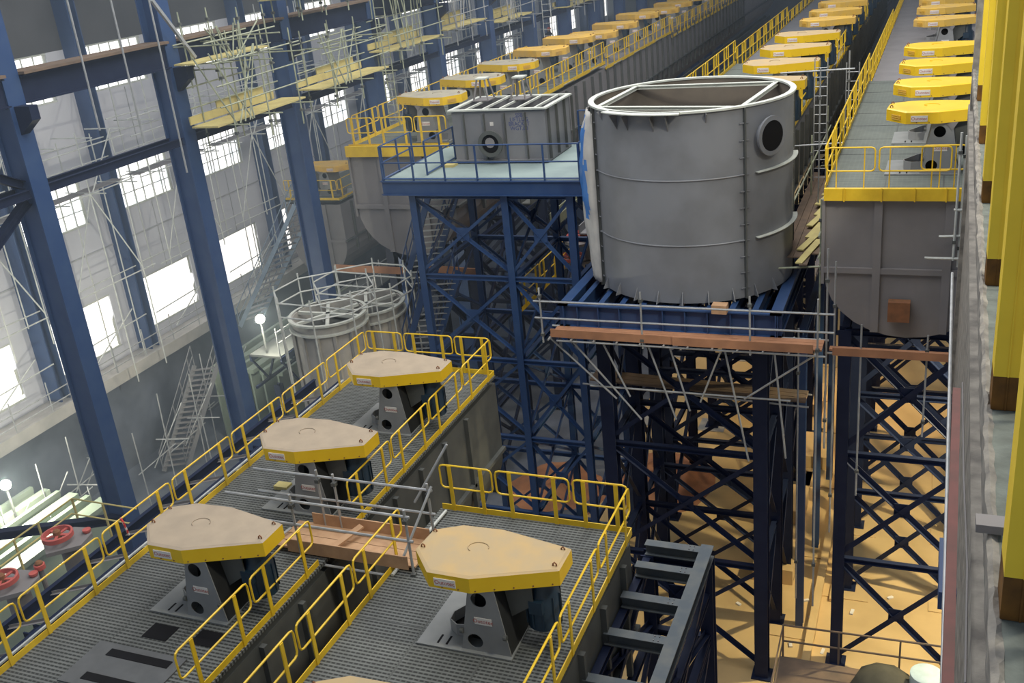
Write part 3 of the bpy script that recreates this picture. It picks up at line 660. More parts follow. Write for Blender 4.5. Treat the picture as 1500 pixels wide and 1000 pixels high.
# a second leg line beside the middle row, standing on the sandy floor
r = root('pipe_rack', (-3.6, 34, ZF), 'row of slim blue rack legs between the middle and right tank rows', 'support structure')
for y in (28.5, 33.2, 38.2, 43, 48): MB().beam((-3.3, y, ZF), (-3.3, y, -12.0), .24, .24, 'H', up=(0, 1, 0)).build('column', blue, r)
MB().beam((-3.3, 28.4, -11.9), (-3.3, 48.2, -11.9), .2, .25, 'H').build('beam', blue, r)
# foundations
k = 0
for x in (-2.0, 1.4, -3.5, -4.6, -8.9, -12.3, -16.6):
    for y in ((27, 31, 35, 39, 43, 47) if x in (-2.0, 1.4) else (28.5, 33.2, 38.2, 43) if x == -3.5 else (38, 42, 46, 50)):
        k += 1; s = .75 if x > -4 else .6
        struct('trim_foundation_%d' % k, MB().box((x-s, y-s, ZF), (x+s, y+s, ZF+.035)), concw if x < -5 else floorm)
for i, (x, y, s) in enumerate(((-4.6, 35.5, 1.0), (-4.5, 31.5, .9), (-4.2, 40, 1.1), (-4.9, 45, 1.2))):
    struct('trim_plinth_%d' % (i+1), MB().box((x-.7, y-s, ZF), (x+.7, y+s, ZF+.6)), floorm)
struct('trim_kerb', MB().box((-3.0, 22, ZF), (-2.75, 60, ZF+.25)), floorm); struct('trim_kerb_inner', MB().box((-2.5, 30, ZF), (-2.35, 60, ZF+.12)), floorm)
def heap(label, c, rx, ry, h, m, cat='earth', name='earth_heap', seed=0):
    vs = []; fs = []; n, k = 28, 10; vs.append((c[0], c[1], c[2]+h))
    for j in range(1, k+1):
        t = j/k
        for i in range(n):
            a = 2*math.pi*i/n; q = 1+.25*noise.noise((math.cos(a)*1.5, math.sin(a)*1.5, seed))
            vs.append((c[0]+rx*t*q*math.cos(a), c[1]+ry*t*q*math.sin(a), c[2]+h*(.5+.5*math.cos(math.pi*t))*(1+.5*noise.noise((i*.7, j*.9, seed)))*(t < 1)+.002))
    for i in range(n): fs.append((0, 1+i, 1+(i+1) % n))
    for j in range(k-1):
        for i in range(n): a, b = 1+j*n+i, 1+j*n+(i+1) % n; fs.append((a, a+n, b+n, b))
    fs.append(tuple(1+(k-1)*n+i for i in range(n))[::-1])
    o = solo(name, MB().add(vs, fs), m, label, cat, smooth=1); return o
heap('heap of red earth on the ground behind the legs of the round tank platform', tuple(at(975, 705, z=ZF)), 2.2, 2.6, .8, earth, seed=1)
heap('red earth spread on the ground beyond the corner of the nearest deck', tuple(at(815, 715, z=ZF)), 2.6, 2.6, .35, earth, seed=2)
random.seed(3)
LT = ['left of the long leg', 'at the front by the landing rail', 'between the two leg lines', 'in the open patch left of the slim leg', 'under the right frame', 'just behind the landing rail', 'at the foot of the right leg', 'beside the kerb']
for i, (u, v) in enumerate(((1083, 852), (1158, 945), (1190, 905), (1082, 885), (1304, 876), (1205, 955), (1248, 897), (1180, 880))):
    p = at(u, v, z=ZF); s = .09+.05*random.random(); a = random.random()*3
    solo('litter_scrap', MB().beam(p+Vector((-s*math.cos(a), -s*math.sin(a), .03)), p+Vector((s*math.cos(a), s*math.sin(a), .03)), .1, .05), whitep, 'small white scrap on the sandy floor ' + LT[i], 'litter', 'white scraps on the sandy floor')
# ground level handrail and tanks bottom right
r = root('ground_railing', (-2.5, 22, ZF+2.4), 'brown pipe railing of a low landing at the bottom right over the sandy floor', 'railing')
A, B_, C_ = at(1147, 915, z=-19.0), at(1390, 948, z=-19.0), at(1128, 1010, z=-19.0)
for dz in (0, -.55):
    v = Vector((0, 0, dz)); MB().tube([C_+v, A+v, B_+v], .03, 6).build('rail_bar', woodd, r)
for p in (A, A.lerp(B_, .35), A.lerp(B_, .72)): MB().beam(p, p-Vector((0, 0, 1.1)), .05, .05).build('post', woodd, r)
MB().box((min(A.x, C_.x)-.1, C_.y-.3, -20.25), (B_.x+.3, A.y, -20.1)).build('landing_floor', woodd, r)
p = at(1325, 985, z=-19.6)
solo('cloth_cover', MB().lathe((p.x-.5, p.y-.3, -20.1), [(.9, 0), (.75, .35), (.35, .62), (.05, .7)], 10), mat('olive_cloth', (.09, .085, .065), .95), 'dark olive cloth thrown over equipment on the low landing, bottom right', 'cloth', smooth=1)
solo('round_drum', MB().lathe((p.x+.55, p.y-.2, -20.1), [(.42, 0), (.42, .75), (.36, .78)], 24), mat('pale_blue_plastic', (.55, .68, .70), .5), 'pale blue round drum beside the olive cloth, bottom right', 'drum', smooth=1)

# ------------------------------------------------------------ scaffolds
def tubes(label, items, m=gal, name='scaffold', group=None, r_=.028, boards=(), bm_=wood, couplers=True):
    p0 = Vector(items[0][1][0]); r = root(name, p0, label, 'scaffold', group)
    for kind, pts in items:
        o = MB().tube(pts, r_, 6).build(kind, m, r)
        if couplers and kind in ('standard', 'post'):
            for z in (.15, .85): c = Vector(pts[0]).lerp(Vector(pts[-1]), z); sub(o, r, MB().box(c-Vector((.05, .05, .04)), c+Vector((.05, .05, .04))), 'coupler', greyd)
    for b in boards:
        (a, c, w_, h_) = b; MB().beam(a, c, w_, h_).build('board', bm_, r)
    return r
# crossing between the two near decks
zb = -11.35
y0, y1 = 14.35, 15.35
it = []
for y in (y0, y1):
    for h in (.55, 1.1): it.append(('ledger', [(-13.2, y, zb+h+(.0)), (-8.9, y, zb+h)]))
    for x in (-11.6, -9.0): it.append(('post', [(x, y, zb-.5), (x, y, zb+1.25)]))
    it.append(('ledger', [(-12.4, y, zb-.35), (-8.8, y, zb-.35)]))
it.append(('diagonal_tube', [(-9.4, y1+.1, zb+.7), (-8.7, y1+.5, zb+1.9)]))
it.append(('diagonal_tube', [(-9.2, y0, zb+.1), (-8.9, y1, zb+1.2)]))
it.append(('post', [(-11.2, y1, zb-.4), (-11.2, y1, zb+1.2)]))
it.append(('ledger', [(-12.6, y0-.6, DN+.1), (-12.2, y1-.4, DN+.25)]))
tubes('grey tube scaffold crossing between the two near decks with timber trough', it, gal, boards=[((-11.9, y, zb+.02), (-9.1, y, zb+.02), .03, .3) for y in (y0, y1)] + [((-12.3, y0+.2+i*.24, zb-.12), (-9.0, y0+.2+i*.24, zb-.12), .225, .04) for i in range(4)])
solo('timber_offcut', MB().beam((-10.95, y0+.15, zb-.03), (-10.6, y1-.15, zb+.12), .16, .04), wood, 'short pine board lying across the timber trough between the near decks', 'timber')
p = at(415, 714, z=DN); solo('timber_offcut', MB().box((p.x-.18, p.y-.12, DN), (p.x+.18, p.y+.12, DN+.09)), woody, 'small pale timber block on the near left deck beside the middle drive unit', 'timber')
solo('steel_pole', MB().tube([(-9.4, 14.2, DN+.05), (-9.35, 16.6, DN+.05)], .035, 8), galw, 'pale steel tube lying along the left edge of the nearest deck', 'pole')
# long scaffold in front of the round tank
SY, SZ = 24.7, -10.75
it = []
for x in (-10.0, -7.1, -4.2, -2.5): it.append(('standard', [(x, SY, SZ-(.3 if x < -3 else 8)), (x, SY, SZ+1.35)]))
for h in (.45, .95): it.append(('ledger', [(-10.2, SY, SZ+h), (-2.1, SY, SZ+h)]))
it += [('ledger', [(-10.0, SY+.8, SZ-.1), (-2.3, SY+.8, SZ-.1)]), ('ledger', [(-9.6, SY, SZ-.22), (-2.3, SY, SZ-.22)]), ('ledger', [(-8.8, SY+.3, SZ-1.7), (-3.2, SY+.3, SZ-1.7)])]
for a, b in (((-9.9, -.2), (-8.0, -2.0)), ((-9.2, -.3), (-7.3, -2.6)), ((-8.3, -.3), (-7.6, -1.9)), ((-6.4, -.3), (-5.9, -2.2)), ((-5.6, -1.9), (-5.0, -.3)), ((-4.9, -.3), (-4.3, -3.6)), ((-2.6, -.3), (-4.4, -1.7)), ((-3.6, -.3), (-3.3, -3.4)), ((-7.0, -.3), (-6.3, -2.5))):
    it.append(('diagonal_tube', [(a[0], SY+.2, SZ+a[1]), (b[0], SY+.2, SZ+b[1])]))
for i in range(12): it.append(('transom', [(-9.8+i*.66, SY-.15, SZ-.15), (-9.8+i*.66, SY+1.0, SZ-.15)]))
tubes('long tube scaffold walkway with reddish toe boards in front of the big round tank', it, gal, boards=[((-9.75, SY-.02, SZ+.02), (-6.2, SY-.02, SZ+.0), .04, .24), ((-6.25, SY-.06, SZ+.0), (-2.6, SY-.06, SZ), .04, .24)] + [((-9.8, SY+.15+i*.23, SZ-.08), (-2.4, SY+.15+i*.23, SZ-.08), .215, .04) for i in range(3)], bm_=woodr)
tubes('lower scaffold shelf of weathered planks under the round tank platform', [('ledger', [(-9.6, 26.6, -13.2), (-2.9, 26.6, -13.4)]), ('ledger', [(-9.6, 27.4, -13.2), (-2.9, 27.4, -13.4)]), ('standard', [(-8.9, 26.6, -16), (-8.9, 26.6, -11)]), ('standard', [(-3.2, 26.6, -20), (-3.2, 26.6, -11)])], gal, boards=[((-9.4, 26.8+i*.25, -13.1), (-3.0, 26.8+i*.25, -13.3), .23, .05) for i in range(3)], bm_=woodd)
tubes('scaffold walkway under the right hand tank row front with rusty board', [('ledger', [(-2.4, 25.6, -11.25), (1.6, 25.6, -11.25)]), ('standard', [(-1.5, 25.6, -15.5), (-1.5, 25.6, -10.4)]), ('standard', [(0.1, 25.6, -13.5), (0.1, 25.6, -10.6)]), ('standard', [(-2.35, 25.4, -14), (-2.35, 25.4, -8.3)]), ('standard', [(-2.2, 25.9, -17), (-2.2, 25.9, -8.8)])], gal, boards=[((-2.2, 25.5, -11.15), (1.6, 25.5, -11.15), .04, .22), ((-2.3, 25.8, -11.2), (1.6, 25.8, -11.2), .23, .05)], bm_=woodr)
tubes('tube scaffold post with clamps at the right corner of the right hand tank row', [('standard', [(.56, 26.2, -8.8), (.56, 26.2, -5.6)]), ('standard', [(.68, 26.3, -9.0), (.68, 26.3, -5.7)]), ('ledger', [(.2, 26.25, -8.2), (1.4, 26.25, -8.15)]), ('ledger', [(-.1, 26.2, -8.75), (1.5, 26.2, -8.75)]), ('ledger', [(.5, 26.2, -7.5), (1.5, 26.2, -7.5)])], galw, r_=.035)
# scaffold and planks between middle and right row
random.seed(5)
it = []; bd = []
for i in range(9):
    y = 27.5+i*1.7
    it.append(('transom', [(-4.0, y, -9.6), (-2.65, y, -9.5)]))
    if i % 2 == 0: it.append(('standard', [(-2.75, y, -11.5), (-2.75, y, -7.6-.3*(i % 3))]))
    if i % 3 == 0: it.append(('standard', [(-3.8, y+2, -11.5), (-3.8, y+2, -7.4)]))
it += [('ledger', [(-2.75, 27, -8.5), (-2.75, 42, -8.5)]), ('ledger', [(-2.75, 27, -9.1), (-2.75, 42, -9.1)]), ('ledger', [(-3.9, 30, -8.6), (-3.9, 42, -8.6)])]
for i in range(5): bd.append(((-3.9+i*.24, 27.2+random.random(), -9.45+.02*i), (-3.95+i*.24, 40-random.random()*3, -9.45+.02*i), .22, .04))
tubes('scaffold walkway with loose planks in the gap between middle and right tank rows', it, galy, boards=bd, bm_=woodd)
for i in range(7):
    y = 27.3+i*1.1; solo('loose_plank', MB().beam((-3.3-.1*(i % 2), y, -9.36+.02*i), (-2.95, y+1.9, -9.28+.02*i), .2, .04), woody, 'pale yellow plank, %s of those strewn on the walkway right of the round tank' % nth(i), 'plank', 'loose yellow planks right of the round tank')
def ladder(label, p, q, w, m=galw, n=14):
    p, q, w = Vector(p), Vector(q), Vector(w); r = root('ladder', p, label, 'ladder')
    for k in (0, 1): MB().tube([p+w*k, q+w*k], .022, 6).build('stile', m, r)
    for i in range(1, n): c = p.lerp(q, i/n); MB().tube([c, c+w], .016, 6).build('rung', m, r)
ladder('tall ladder against the right side of the middle tank row', (-3.95, 36.5, -11.5), (-3.95, 36.5, -5.2), (.42, 0, 0), gal, n=20)
ladder('second ladder in the gap between middle and right tank rows', (-3.2, 40, -12), (-3.2, 40, -5.9), (.45, 0, 0), gal, n=18)
tubes('single scaffold poles with long ledger crossing the gap behind the round tank', [('standard', [(-3.4, 33, -11), (-3.4, 33, -5.0)]), ('ledger', [(-4.6, 33, -5.1), (-2.4, 33, -5.05)]), ('ledger', [(-4.4, 33, -7.4), (-2.5, 33, -7.3)]), ('standard', [(-2.95, 38, -12), (-2.95, 38, -5.2)])], gal)
# left: scaffolds at the window wall, one per bay
random.seed(11)
for bi, y in enumerate(BAY[1:13]):
    it = []; x0, x1 = XW+1.0, XW+2.2
    zt = (-6.4, -3.4, -7.0, -5.0)[bi % 4]; zbm = (-17.3, -13.6)[bi % 2]
    for yy in (y+.9, y+3.0, y+5.0):
        for x in (x0, x1): it.append(('standard', [(x, yy, (zbm if random.random() < .6 else -13.4)-random.random()*.8), (x, yy, zt+random.random())]))
    for z in (-9.0, -8.0, -7.1, -13.2, -6.4): 
        if z < zt+.6: 
            for x in (x0, x1): it.append(('ledger', [(x, y+.2, z+random.uniform(-.1, .1)), (x, y+5.8, z+random.uniform(-.1, .1))]))
    for z in (-9.0, -6.6):
        for yy in (y+.9, y+3.0, y+5.0): it.append(('transom', [(x0-.3, yy+.1, z), (x1+.8, yy+.1, z)]))
    it.append(('diagonal_tube', [(x1, y+.9, -13.0), (x1, y+3, -9)])); it.append(('diagonal_tube', [(x1, y+5, -13.0), (x1, y+3, -9)])); it.append(('diagonal_tube', [(x1+.05, y+3.1, -9), (x1+.05, y+5, -6.6)]))
    it.append(('diagonal_tube', [(x0+.3, y+1.2, -16.9), (x0+.3, y+4.6, -15.0)])); it.append(('ledger', [(x0, y+.4, -15.9), (x0, y+5.7, -15.7)]))
    bd = [((x0+.2+i*.24, y+.6, -9.05), (x0+.2+i*.24, y+5.6, -9.0), .22, .04) for i in range(3)]
    tubes('pale tube scaffold against the left window wall, %s bay from the viewer' % nth(bi), it, galw, group='tube scaffolds along the window wall', boards=bd, bm_=greyl, couplers=False, r_=.03)
for bi, y in enumerate(BAY[:10]):   # posts on the ledge
    it = [('ledger', [(XW+1.6, y, -16.55), (XW+1.6, y+5.9, -16.55)]), ('ledger', [(XW+1.6, y, -17.05), (XW+1.6, y+5.9, -17.05)])]
    for yy in (y+.5, y+2.5, y+4.5): it.append(('post', [(XW+1.6, yy, -17.9), (XW+1.6, yy, -16.0)]))
    tubes('thin tube handrail on the pale ledge under the low windows, %s bay' % nth(bi), it, gal, name='ledge_handrail', group='tube handrails on the window ledge', couplers=False)
# yellow green planked scaffolds hung on the inner column line
def yscaf(label, y0, y1, zb, zt, x=-20.7, w=1.1, seed=0, planks=True, m=galy):
    random.seed(seed); it = []; xs = (x, x+w)
    ys = [y0, (y0+y1)/2, y1]
    for xx in xs:
        for yy in ys: it.append(('standard', [(xx, yy, zb-.7), (xx, yy, zt+.5*random.random())]))
        for z in ((zb+.6, zb+1.2, zt-.3) if zt-zb > 1.5 else (zb+.6,)): it.append(('ledger', [(xx, y0-.5, z), (xx, y1+.5, z+.05)]))
    for z in (zb, zt-.5):
        for yy in ys: it.append(('transom', [(x-.5, yy, z), (x+w+.5, yy, z)]))
    for k in range(6):
        a = y0+random.random()*1.2; it.append(('diagonal_tube', [(x+w, a, zb), (x+w, a+random.uniform(-1.5, 1.5), zt)]))
    bd = []
    if planks == 2: bd = [((x+.1+i*.24, y0-.6, zb+.06), (x+.1+i*.24, y1+.6, zb+.06), .23, .05) for i in range(3)]
    elif planks: bd = [((x+.1+i*.24, y0-.6, zb+.06), (x+.1+i*.24, y1+.6, zb+.06), .23, .05) for i in range(4)] + [((x-.05, y0-.6, zb+.25), (x-.05, y1+.2, zb+.25), .04, .24), ((x-.08, y0+.8, zb+.5), (x-.08, y1-.3, zb+.5), .04, .24)]
    tubes(label, it, m, boards=bd, bm_=woody, r_=.024)
yscaf('planked scaffold between the third and fourth inner columns, yellow green boards', 25.2, 28.8, -4.75, -2.6, x=-20.6, seed=1)
yscaf('upper planked scaffold hung beside the third inner column under the girder', 25.0, 27.6, -2.9, -1.9, x=-20.6, seed=2, planks=2)
yscaf('planked scaffold in the bay beyond the fourth inner column', 30.9, 34.6, -4.65, -2.8, x=-20.5, seed=3)
yscaf('upper planked scaffold near the fourth inner column at the top of the photo', 29.6, 32.6, -1.55, -.3, x=-20.5, seed=4, planks=2)
yscaf('tall planked scaffold with ladder in front of the fifth inner column', 36.8, 40.5, -4.2, -.2, x=-20.9, seed=5)
yscaf('planked scaffold high in the bay beyond the fifth inner column', 38.0, 42.0, -2.0, .6, x=-20.4, seed=6)
yscaf('grey scaffold beside the sixth inner column above the tank row', 43.6, 47, -4.2, -.5, x=-21.6, seed=7, m=gal)
yscaf('grey scaffold beside the seventh inner column above the tank row', 50, 53.5, -4.6, 0, x=-21.6, seed=8, m=gal)
yscaf('distant grey scaffold beside the ninth inner column', 61, 65, -5, 0, x=-21.8, seed=9, m=gal)
ladder('ladder on the scaffold left of the first far cover', (-20.6, 36.5, -7.2), (-20.6, 36.5, -2.2), (.45, 0, 0), galy, 16)
ladder('tall distant ladder standing on the far left tank row', (-20.9, 56, -7.4), (-20.9, 56, -.6), (.5, 0, 0), galw, 20)
for i, (a, b) in enumerate((((98, 0), (116, 200)), ((162, 0), (195, 215)), ((218, 0), (255, 260)))):
    p = at(*a, x=-20.4); q = at(*b, x=-20.4); solo('scaffold_pole', MB().tube([p, (p.x, p.y, q.z)], .028, 6), gal, 'single grey scaffold pole in front of the crane girder, %s from the left edge' % nth(i), 'pole', 'single poles in front of the girder')
solo('diagonal_brace', MB().beam(at(222, 0, x=-20.4), at(286, 84, x=-20.4), .09, .09), gal, 'grey slanting strut beside the third inner column at the top of the photo', 'brace')

# ------------------------------------------------------------ blue frame on the right of the nearest deck
r = root('side_frame', (-4.5, 13, ZF), 'dark blue steel frame with bolted grey topped beams along the right of the nearest deck', 'support structure')
FT = -12.4
topm = mat('dusty_blue_beam', (.10, .12, .14), .7, (.15, .16, .16), 3)
MB().beam((-3.95, 8, FT-.14), (-3.95, 17.85, FT-.14), .26, .28, 'H', t=.025).build('long_beam', topm, r)
for y in (17.7, 16.9, 15.85, 14.7, 13.4, 12.0): 
    o = MB().beam((-5.25, y, FT-.16), (-4.08, y, FT-.16), .22, .26, 'H', t=.02).build('cross_beam', topm, r)
    for dy in (-.06, .06):
        for dx in (0, .09): sub(o, r, MB().lathe((-4.3+dx, y+dy, FT-.03), [(.012, 0), (.012, .02)], 6), 'bolt', greyl)
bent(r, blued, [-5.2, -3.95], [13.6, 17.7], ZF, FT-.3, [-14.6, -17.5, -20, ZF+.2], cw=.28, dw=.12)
for z in (-13.5, -14.6): MB().beam((-3.95, 8, z), (-3.95, 17.7, z), .16, .16, 'H').build('long_beam', blued, r)

# ------------------------------------------------------------ right edge: ledge, crane columns, rails
def EX(y): return .385 + .0113*y      # the ledge's edge runs almost parallel to the tank rows
def skew(m): 
    for v in m.v: v.x += EX(v.y)
    return m
struct('trim_ledge_right', skew(MB().box((.02, .8, -4.45), (4, 26, -4.0))), concd)
n = 260; vs = []; fs = []
for i in range(n+1):
    y = .8 + (i/n)**1.3*25.2
    for j, (x, z) in enumerate(((.03, -4.5), (.0, -4.2), (.0, -3.99), (.03, -3.97), (.07, -4.0))):
        vs.append((x+.022*noise.noise((y*5, j*2.3, 0)), y, z+.015*noise.noise((y*6, j*1.7, 3))))
for i in range(n):
    for j in range(4): q = i*5+j; fs.append((q, q+1, q+6, q+5))
struct('trim_rough_edge', skew(MB().add(vs, fs)), concr)
struct('wall_right', skew(MB().box((.08, .8, -12), (.4, 26, -4.45))), concr)
struct('trim_lower_ledge', skew(MB().box((-.03, .8, -5.2), (.08, 26, -4.9))), concr)
struct('trim_concrete_pier', skew(MB().box((.0, 25.2, -12), (.5, 26, 3))), concr)
for i, y in enumerate((5.4, 8.15, 11.1, 14.3, 17.8, 21.5)):
    x0 = EX(y)+.055; r = root('crane_column', (x0+.13, y, -4), 'yellow steel column on the concrete ledge at the right edge, %s from the viewer' % nth(i), 'steel column', 'yellow columns on the right ledge')
    zb = -3.7
    def prof(z0, z1): return MB().box((x0, y, z0), (x0+.014, y+.3, z1)).box((x0+.014, y+.14, z0), (x0+.246, y+.16, z1)).box((x0+.246, y, z0), (x0+.26, y+.3, z1)).box((x0+.014, y, z0), (x0+.246, y+.012, z1)).box((x0+.10, y-.008, z0), (x0+.112, y, z1))
    prof(zb, 3.5).build('shaft', craney, r); prof(-3.995, zb).build('burnt_base', orangeb, r)
    MB().box((x0+.26, y-.1, zb), (x0+.4, y-.08, 3.5)).build('side_plate', craney, r)
p0, p1 = at(1388, 1005, z=-6), at(1401, 575, z=-6)
solo('maroon_beam', MB().beam(p0-(p1-p0)*.4, p1, .09, .14), maroon, 'long dull maroon beam running along the foot of the concrete ledge at right', 'beam')
p0, p1 = at(1381, 1005, z=-6.3), at(1395, 400, z=-6.3)
solo('pale_pipe', MB().tube([p0-(p1-p0)*.1, p1], .024, 8), gal, 'pale pipe running just left of the maroon beam at right', 'pipe')
p = at(1378, 840, z=-6.4); solo('blue_bracket', MB().prism([[(0, 0), (.16, 0), (.16, .1), (.07, .1), (.07, .8), (.16, .8), (.16, .95), (0, .95)]], (p.x-.02, p.y-.45, -6.5), (1, 0, 0), (0, 1, 0), (0, 0, .2)), blue, 'small blue bracket clamped on the pale pipe at right', 'bracket')
p0, p1 = at(1414, 1000, z=-4.85), at(1412, 700, z=-4.85)
solo('hanging_cable', MB().tube([p0, p0.lerp(p1, .5)+Vector((.02, 0, 0)), p1, at(1410, 560, z=-4.85)], .008, 6), greyl, 'thin grey cable lying along the concrete ledge at right', 'cable')
p = at(1452, 768, z=-3.9); solo('grey_strap', MB().box((p.x-.09, p.y-.02, -3.96), (p.x+.1, p.y+.12, -3.9)), greyl, 'short grey strap across the right ledge between two yellow columns', 'strap')

# ------------------------------------------------------------ launder with handwheels left of the near deck
r = root('launder_frame', (-18, 14, -13.5), 'dark blue channel frame with pale flanges along the left of the near left deck', 'frame')
for x in (-15.9, -16.6, -17.5): MB().beam((x, 6, -12.6), (x, 24, -12.6), .12, .26, 'H').build('long_beam', blued, r)
for i in range(15): MB().beam((-16.6, 6.5+i*1.2, -12.5), (-15.9, 7.3+i*1.2, -12.5), .06, .06, 'L').build('lacing', galw, r)
for x in (-16.45,): MB().beam((x, 6, -12.42), (x, 24, -12.42), .05, .04).build('pale_flange', galw, r)
for i in range(14): MB().beam((-17.5, 7+i*1.2, -12.6), (-16.6, 7.6+i*1.2, -12.6), .07, .07, 'L').build('lacing', greyl, r)
for y in (8, 12, 16, 20): MB().beam((-17.0, y, -12.7), (-17.0, y, ZF), .3, .3, 'H', up=(0, 1, 0)).build('column', blued, r)
def wheel(label, c, R, ztop, yaw=0, small=False):
    c = Vector((c.x, c.y, ztop)); r = root('handwheel_valve', (c.x, c.y, ztop-1.0), label, 'valve', 'red handwheel valves')
    a = [i*2*math.pi/32 for i in range(32)]
    w_ = MB().lathe((c.x, c.y, c.z), [(R-.07, -.05), (R, -.06), (R, .05), (R-.05, .06), (R-.07, -.05)], 32, cap=False).build('handwheel', redw, r, smooth=1)
    for i in range(4 if small else 5): t = 2*math.pi*i/5+.3; sub(w_, r, MB().beam(c, c+Vector((math.cos(t), math.sin(t), 0))*(R-.04), .07, .03), 'spoke', redw)
    sub(w_, r, MB().lathe(c, [(.09, -.08), (.09, .1), (.05, .14)], 12), 'hub', rust)
    if not small:
        MB().prism([[(-R*1.0, -.35), (R*1.1, -.5), (R*2.0, -.1), (R*2.0, .2), (R*1.1, .5), (-R*.9, .4)]], (c.x, c.y, c.z-.3), (.6, .8, 0), (-.8, .6, 0), (0, 0, .1)).build('mounting_plate', greyl, r)
        MB().lathe((c.x+.6*R*.6, c.y+.8*R*.6, c.z-1.0), [(.26, 0), (.26, .7)], 16).build('gearbox', greyl, r, smooth=1)
        MB().lathe((c.x+.6*R*1.75, c.y+.8*R*1.75, c.z-.2), [(.07, 0), (.1, .05), (.1, .09)], 12).build('grease_cap', redw, r)
    else: MB().lathe((c.x, c.y, c.z-1.0), [(.06, 0), (.06, .95)], 10).build('stem', greyl, r)
wheel('red handwheel valve left of the near deck, the upper and farther big one', at(84, 783, z=-12.2), .36, -12.2)
wheel('red handwheel valve cut by the left edge of the photo beside the near deck', at(2, 848, z=-12.2), .36, -12.2)
wheel('small red handwheel between the two big ones left of the near deck', at(58, 829, z=-12.3), .12, -12.3, small=True)
wheel('coral red handwheel between the blue tower and the round tank', at(853, 345, y=36), .62, at(853, 345, y=36).z)
wheel('lower coral red handwheel behind the blue tower legs, left of the round tank', at(836, 376, y=36), .55, at(836, 376, y=36).z)
r = root('yellow_railing_frame', at(60, 790, z=-14), 'low pale yellow pipe railing around the valves left of the near deck', 'railing')
zz = -14.0
for pts in (((0, 805), (105, 730), (200, 745)), ((0, 830), (105, 752), (200, 768))):
    MB().tube([at(u, v, z=zz) for u, v in pts], .025, 6).build('rail_bar', mat('pale_yellow_paint', (.6, .5, .2), .6) if 'pale_yellow_paint' not in MATS else MATS['pale_yellow_paint'], r)
for u, v in ((20, 790), (55, 765), (105, 730), (150, 738)): p = at(u, v, z=zz); MB().beam(p, p-Vector((0, 0, 1.1)), .05, .05).build('post', MATS['pale_yellow_paint'], r)
# pale green lengthwise strips low on the left, lit by the floodlights
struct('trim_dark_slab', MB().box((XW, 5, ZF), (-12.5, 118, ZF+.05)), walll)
for i, (x, wd) in enumerate(((-28.3, .6), (-29.2, .22), (-29.9, .45), (-30.7, .18), (-31.3, .35), (-32.1, .18))):
    for k_, (ya_, yb_) in enumerate(((8, 24.5), (36, 48))):
        solo('floor_channel', MB().box((x-wd/2, ya_, -18.7), (x+wd/2, yb_, -18.5)).box((x-.05, ya_, ZF), (x+.05, yb_, -18.7)), glas, 'pale channel low on the left, %s from the decks, %s stretch' % (nth(i), ('front', 'rear')[k_]), 'channel', 'pale channels low on the left')
random.seed(21)
for i in range(9):
    y = 20+i*2.1; a_ = -31.5+random.uniform(-2, 1.5); tubes('dim scaffold poles in the gloom below the window ledge, %s group from the viewer' % nth(i), [('standard', [(a_, y, ZF+.1), (a_+.2, y, -17.2)]), ('standard', [(a_+1.6, y+.8, ZF+.1), (a_+1.6, y+.8, -18.5)]), ('diagonal_tube', [(a_-1, y, -21), (a_+.3, y+1.2, -18.2)]), ('ledger', [(a_-.5, y, -19.5), (a_+1.2, y+.2, -19.4)]), ('ledger', [(a_-1, y-1, -20.8), (a_-1, y+1.6, -20.6)])], gal, couplers=False, group='dim poles below the window ledge')
r = root('low_walkway', (-26, 36, ZF), 'dim elevated walkway truss near the lit floodlight left of the decks', 'walkway')
MB().box((-27.2, 33, -16.3), (-25.6, 47, -16.2)).build('deck_plate', greyd, r)
for x in (-27.2, -25.6):
    MB().beam((x, 33, -16.4), (x, 47, -16.4), .1, .3).build('truss_chord', blued, r); MB().beam((x, 33, -17.8), (x, 47, -17.8), .1, .12).build('truss_chord', blued, r)
    for i in range(7): MB().beam((x, 33+i*2, -16.4), (x, 34+i*2, -17.8), .08, .08).build('truss_diagonal', blued, r); MB().beam((x, 34+i*2, -17.8), (x, 35+i*2, -16.4), .08, .08).build('truss_diagonal', blued, r)
for y in (33.5, 40, 46): MB().beam((-26.4, y, -17.8), (-26.4, y, ZF), .3, .3, 'H').build('column', blued, r)
tubes('dim tube railing and poles on the walkway near the floodlight', [('ledger', [(-25.6, 33, -15.1), (-25.6, 47, -15.1)]), ('ledger', [(-25.6, 33, -15.6), (-25.6, 47, -15.6)])] + [('post', [(-25.6, 33+i*2.3, -16.3), (-25.6, 33+i*2.3, -14.9)]) for i in range(7)], gal, couplers=False)
def lamp(label, p, e, col=(1, .97, .80)):
    r = root('floodlight', p-Vector((0, 0, 1.4)), label, 'lamp', 'floodlights low on the left')
    MB().beam(p-Vector((0, 0, 1.4)), p-Vector((0, 0, .2)), .06, .06).build('pole', greyd, r)
    dv = (-p).normalized(); ax_ = dv.cross(Vector((0, 0, 1))).normalized(); bx_ = ax_.cross(dv)
    MB().lathe(p, [(.10, 0), (.20, .18), (.20, .22)], 16, (ax_, bx_, dv), cap=True).build('housing', greyd, r)
    MB().lathe(p+dv*.225, [(.19, 0), (.19, .02)], 16, (ax_, bx_, dv)).build('lens', lampm, r)
    d = bpy.data.lights.new('floodlight_beam', 'POINT'); d.energy = e; d.color = col; d.shadow_soft_size = .2
    o = bpy.data.objects.new('floodlight_beam', d); COL.objects.link(o); o.location = p+dv*.7
lamp('bright floodlight shining beside the dim walkway, left of the fourth inner column', at(381, 467, x=-26.4), 1100)
lamp('bright floodlight at the left edge of the photo above the pale channels', at(8, 710, x=-31), 1500)
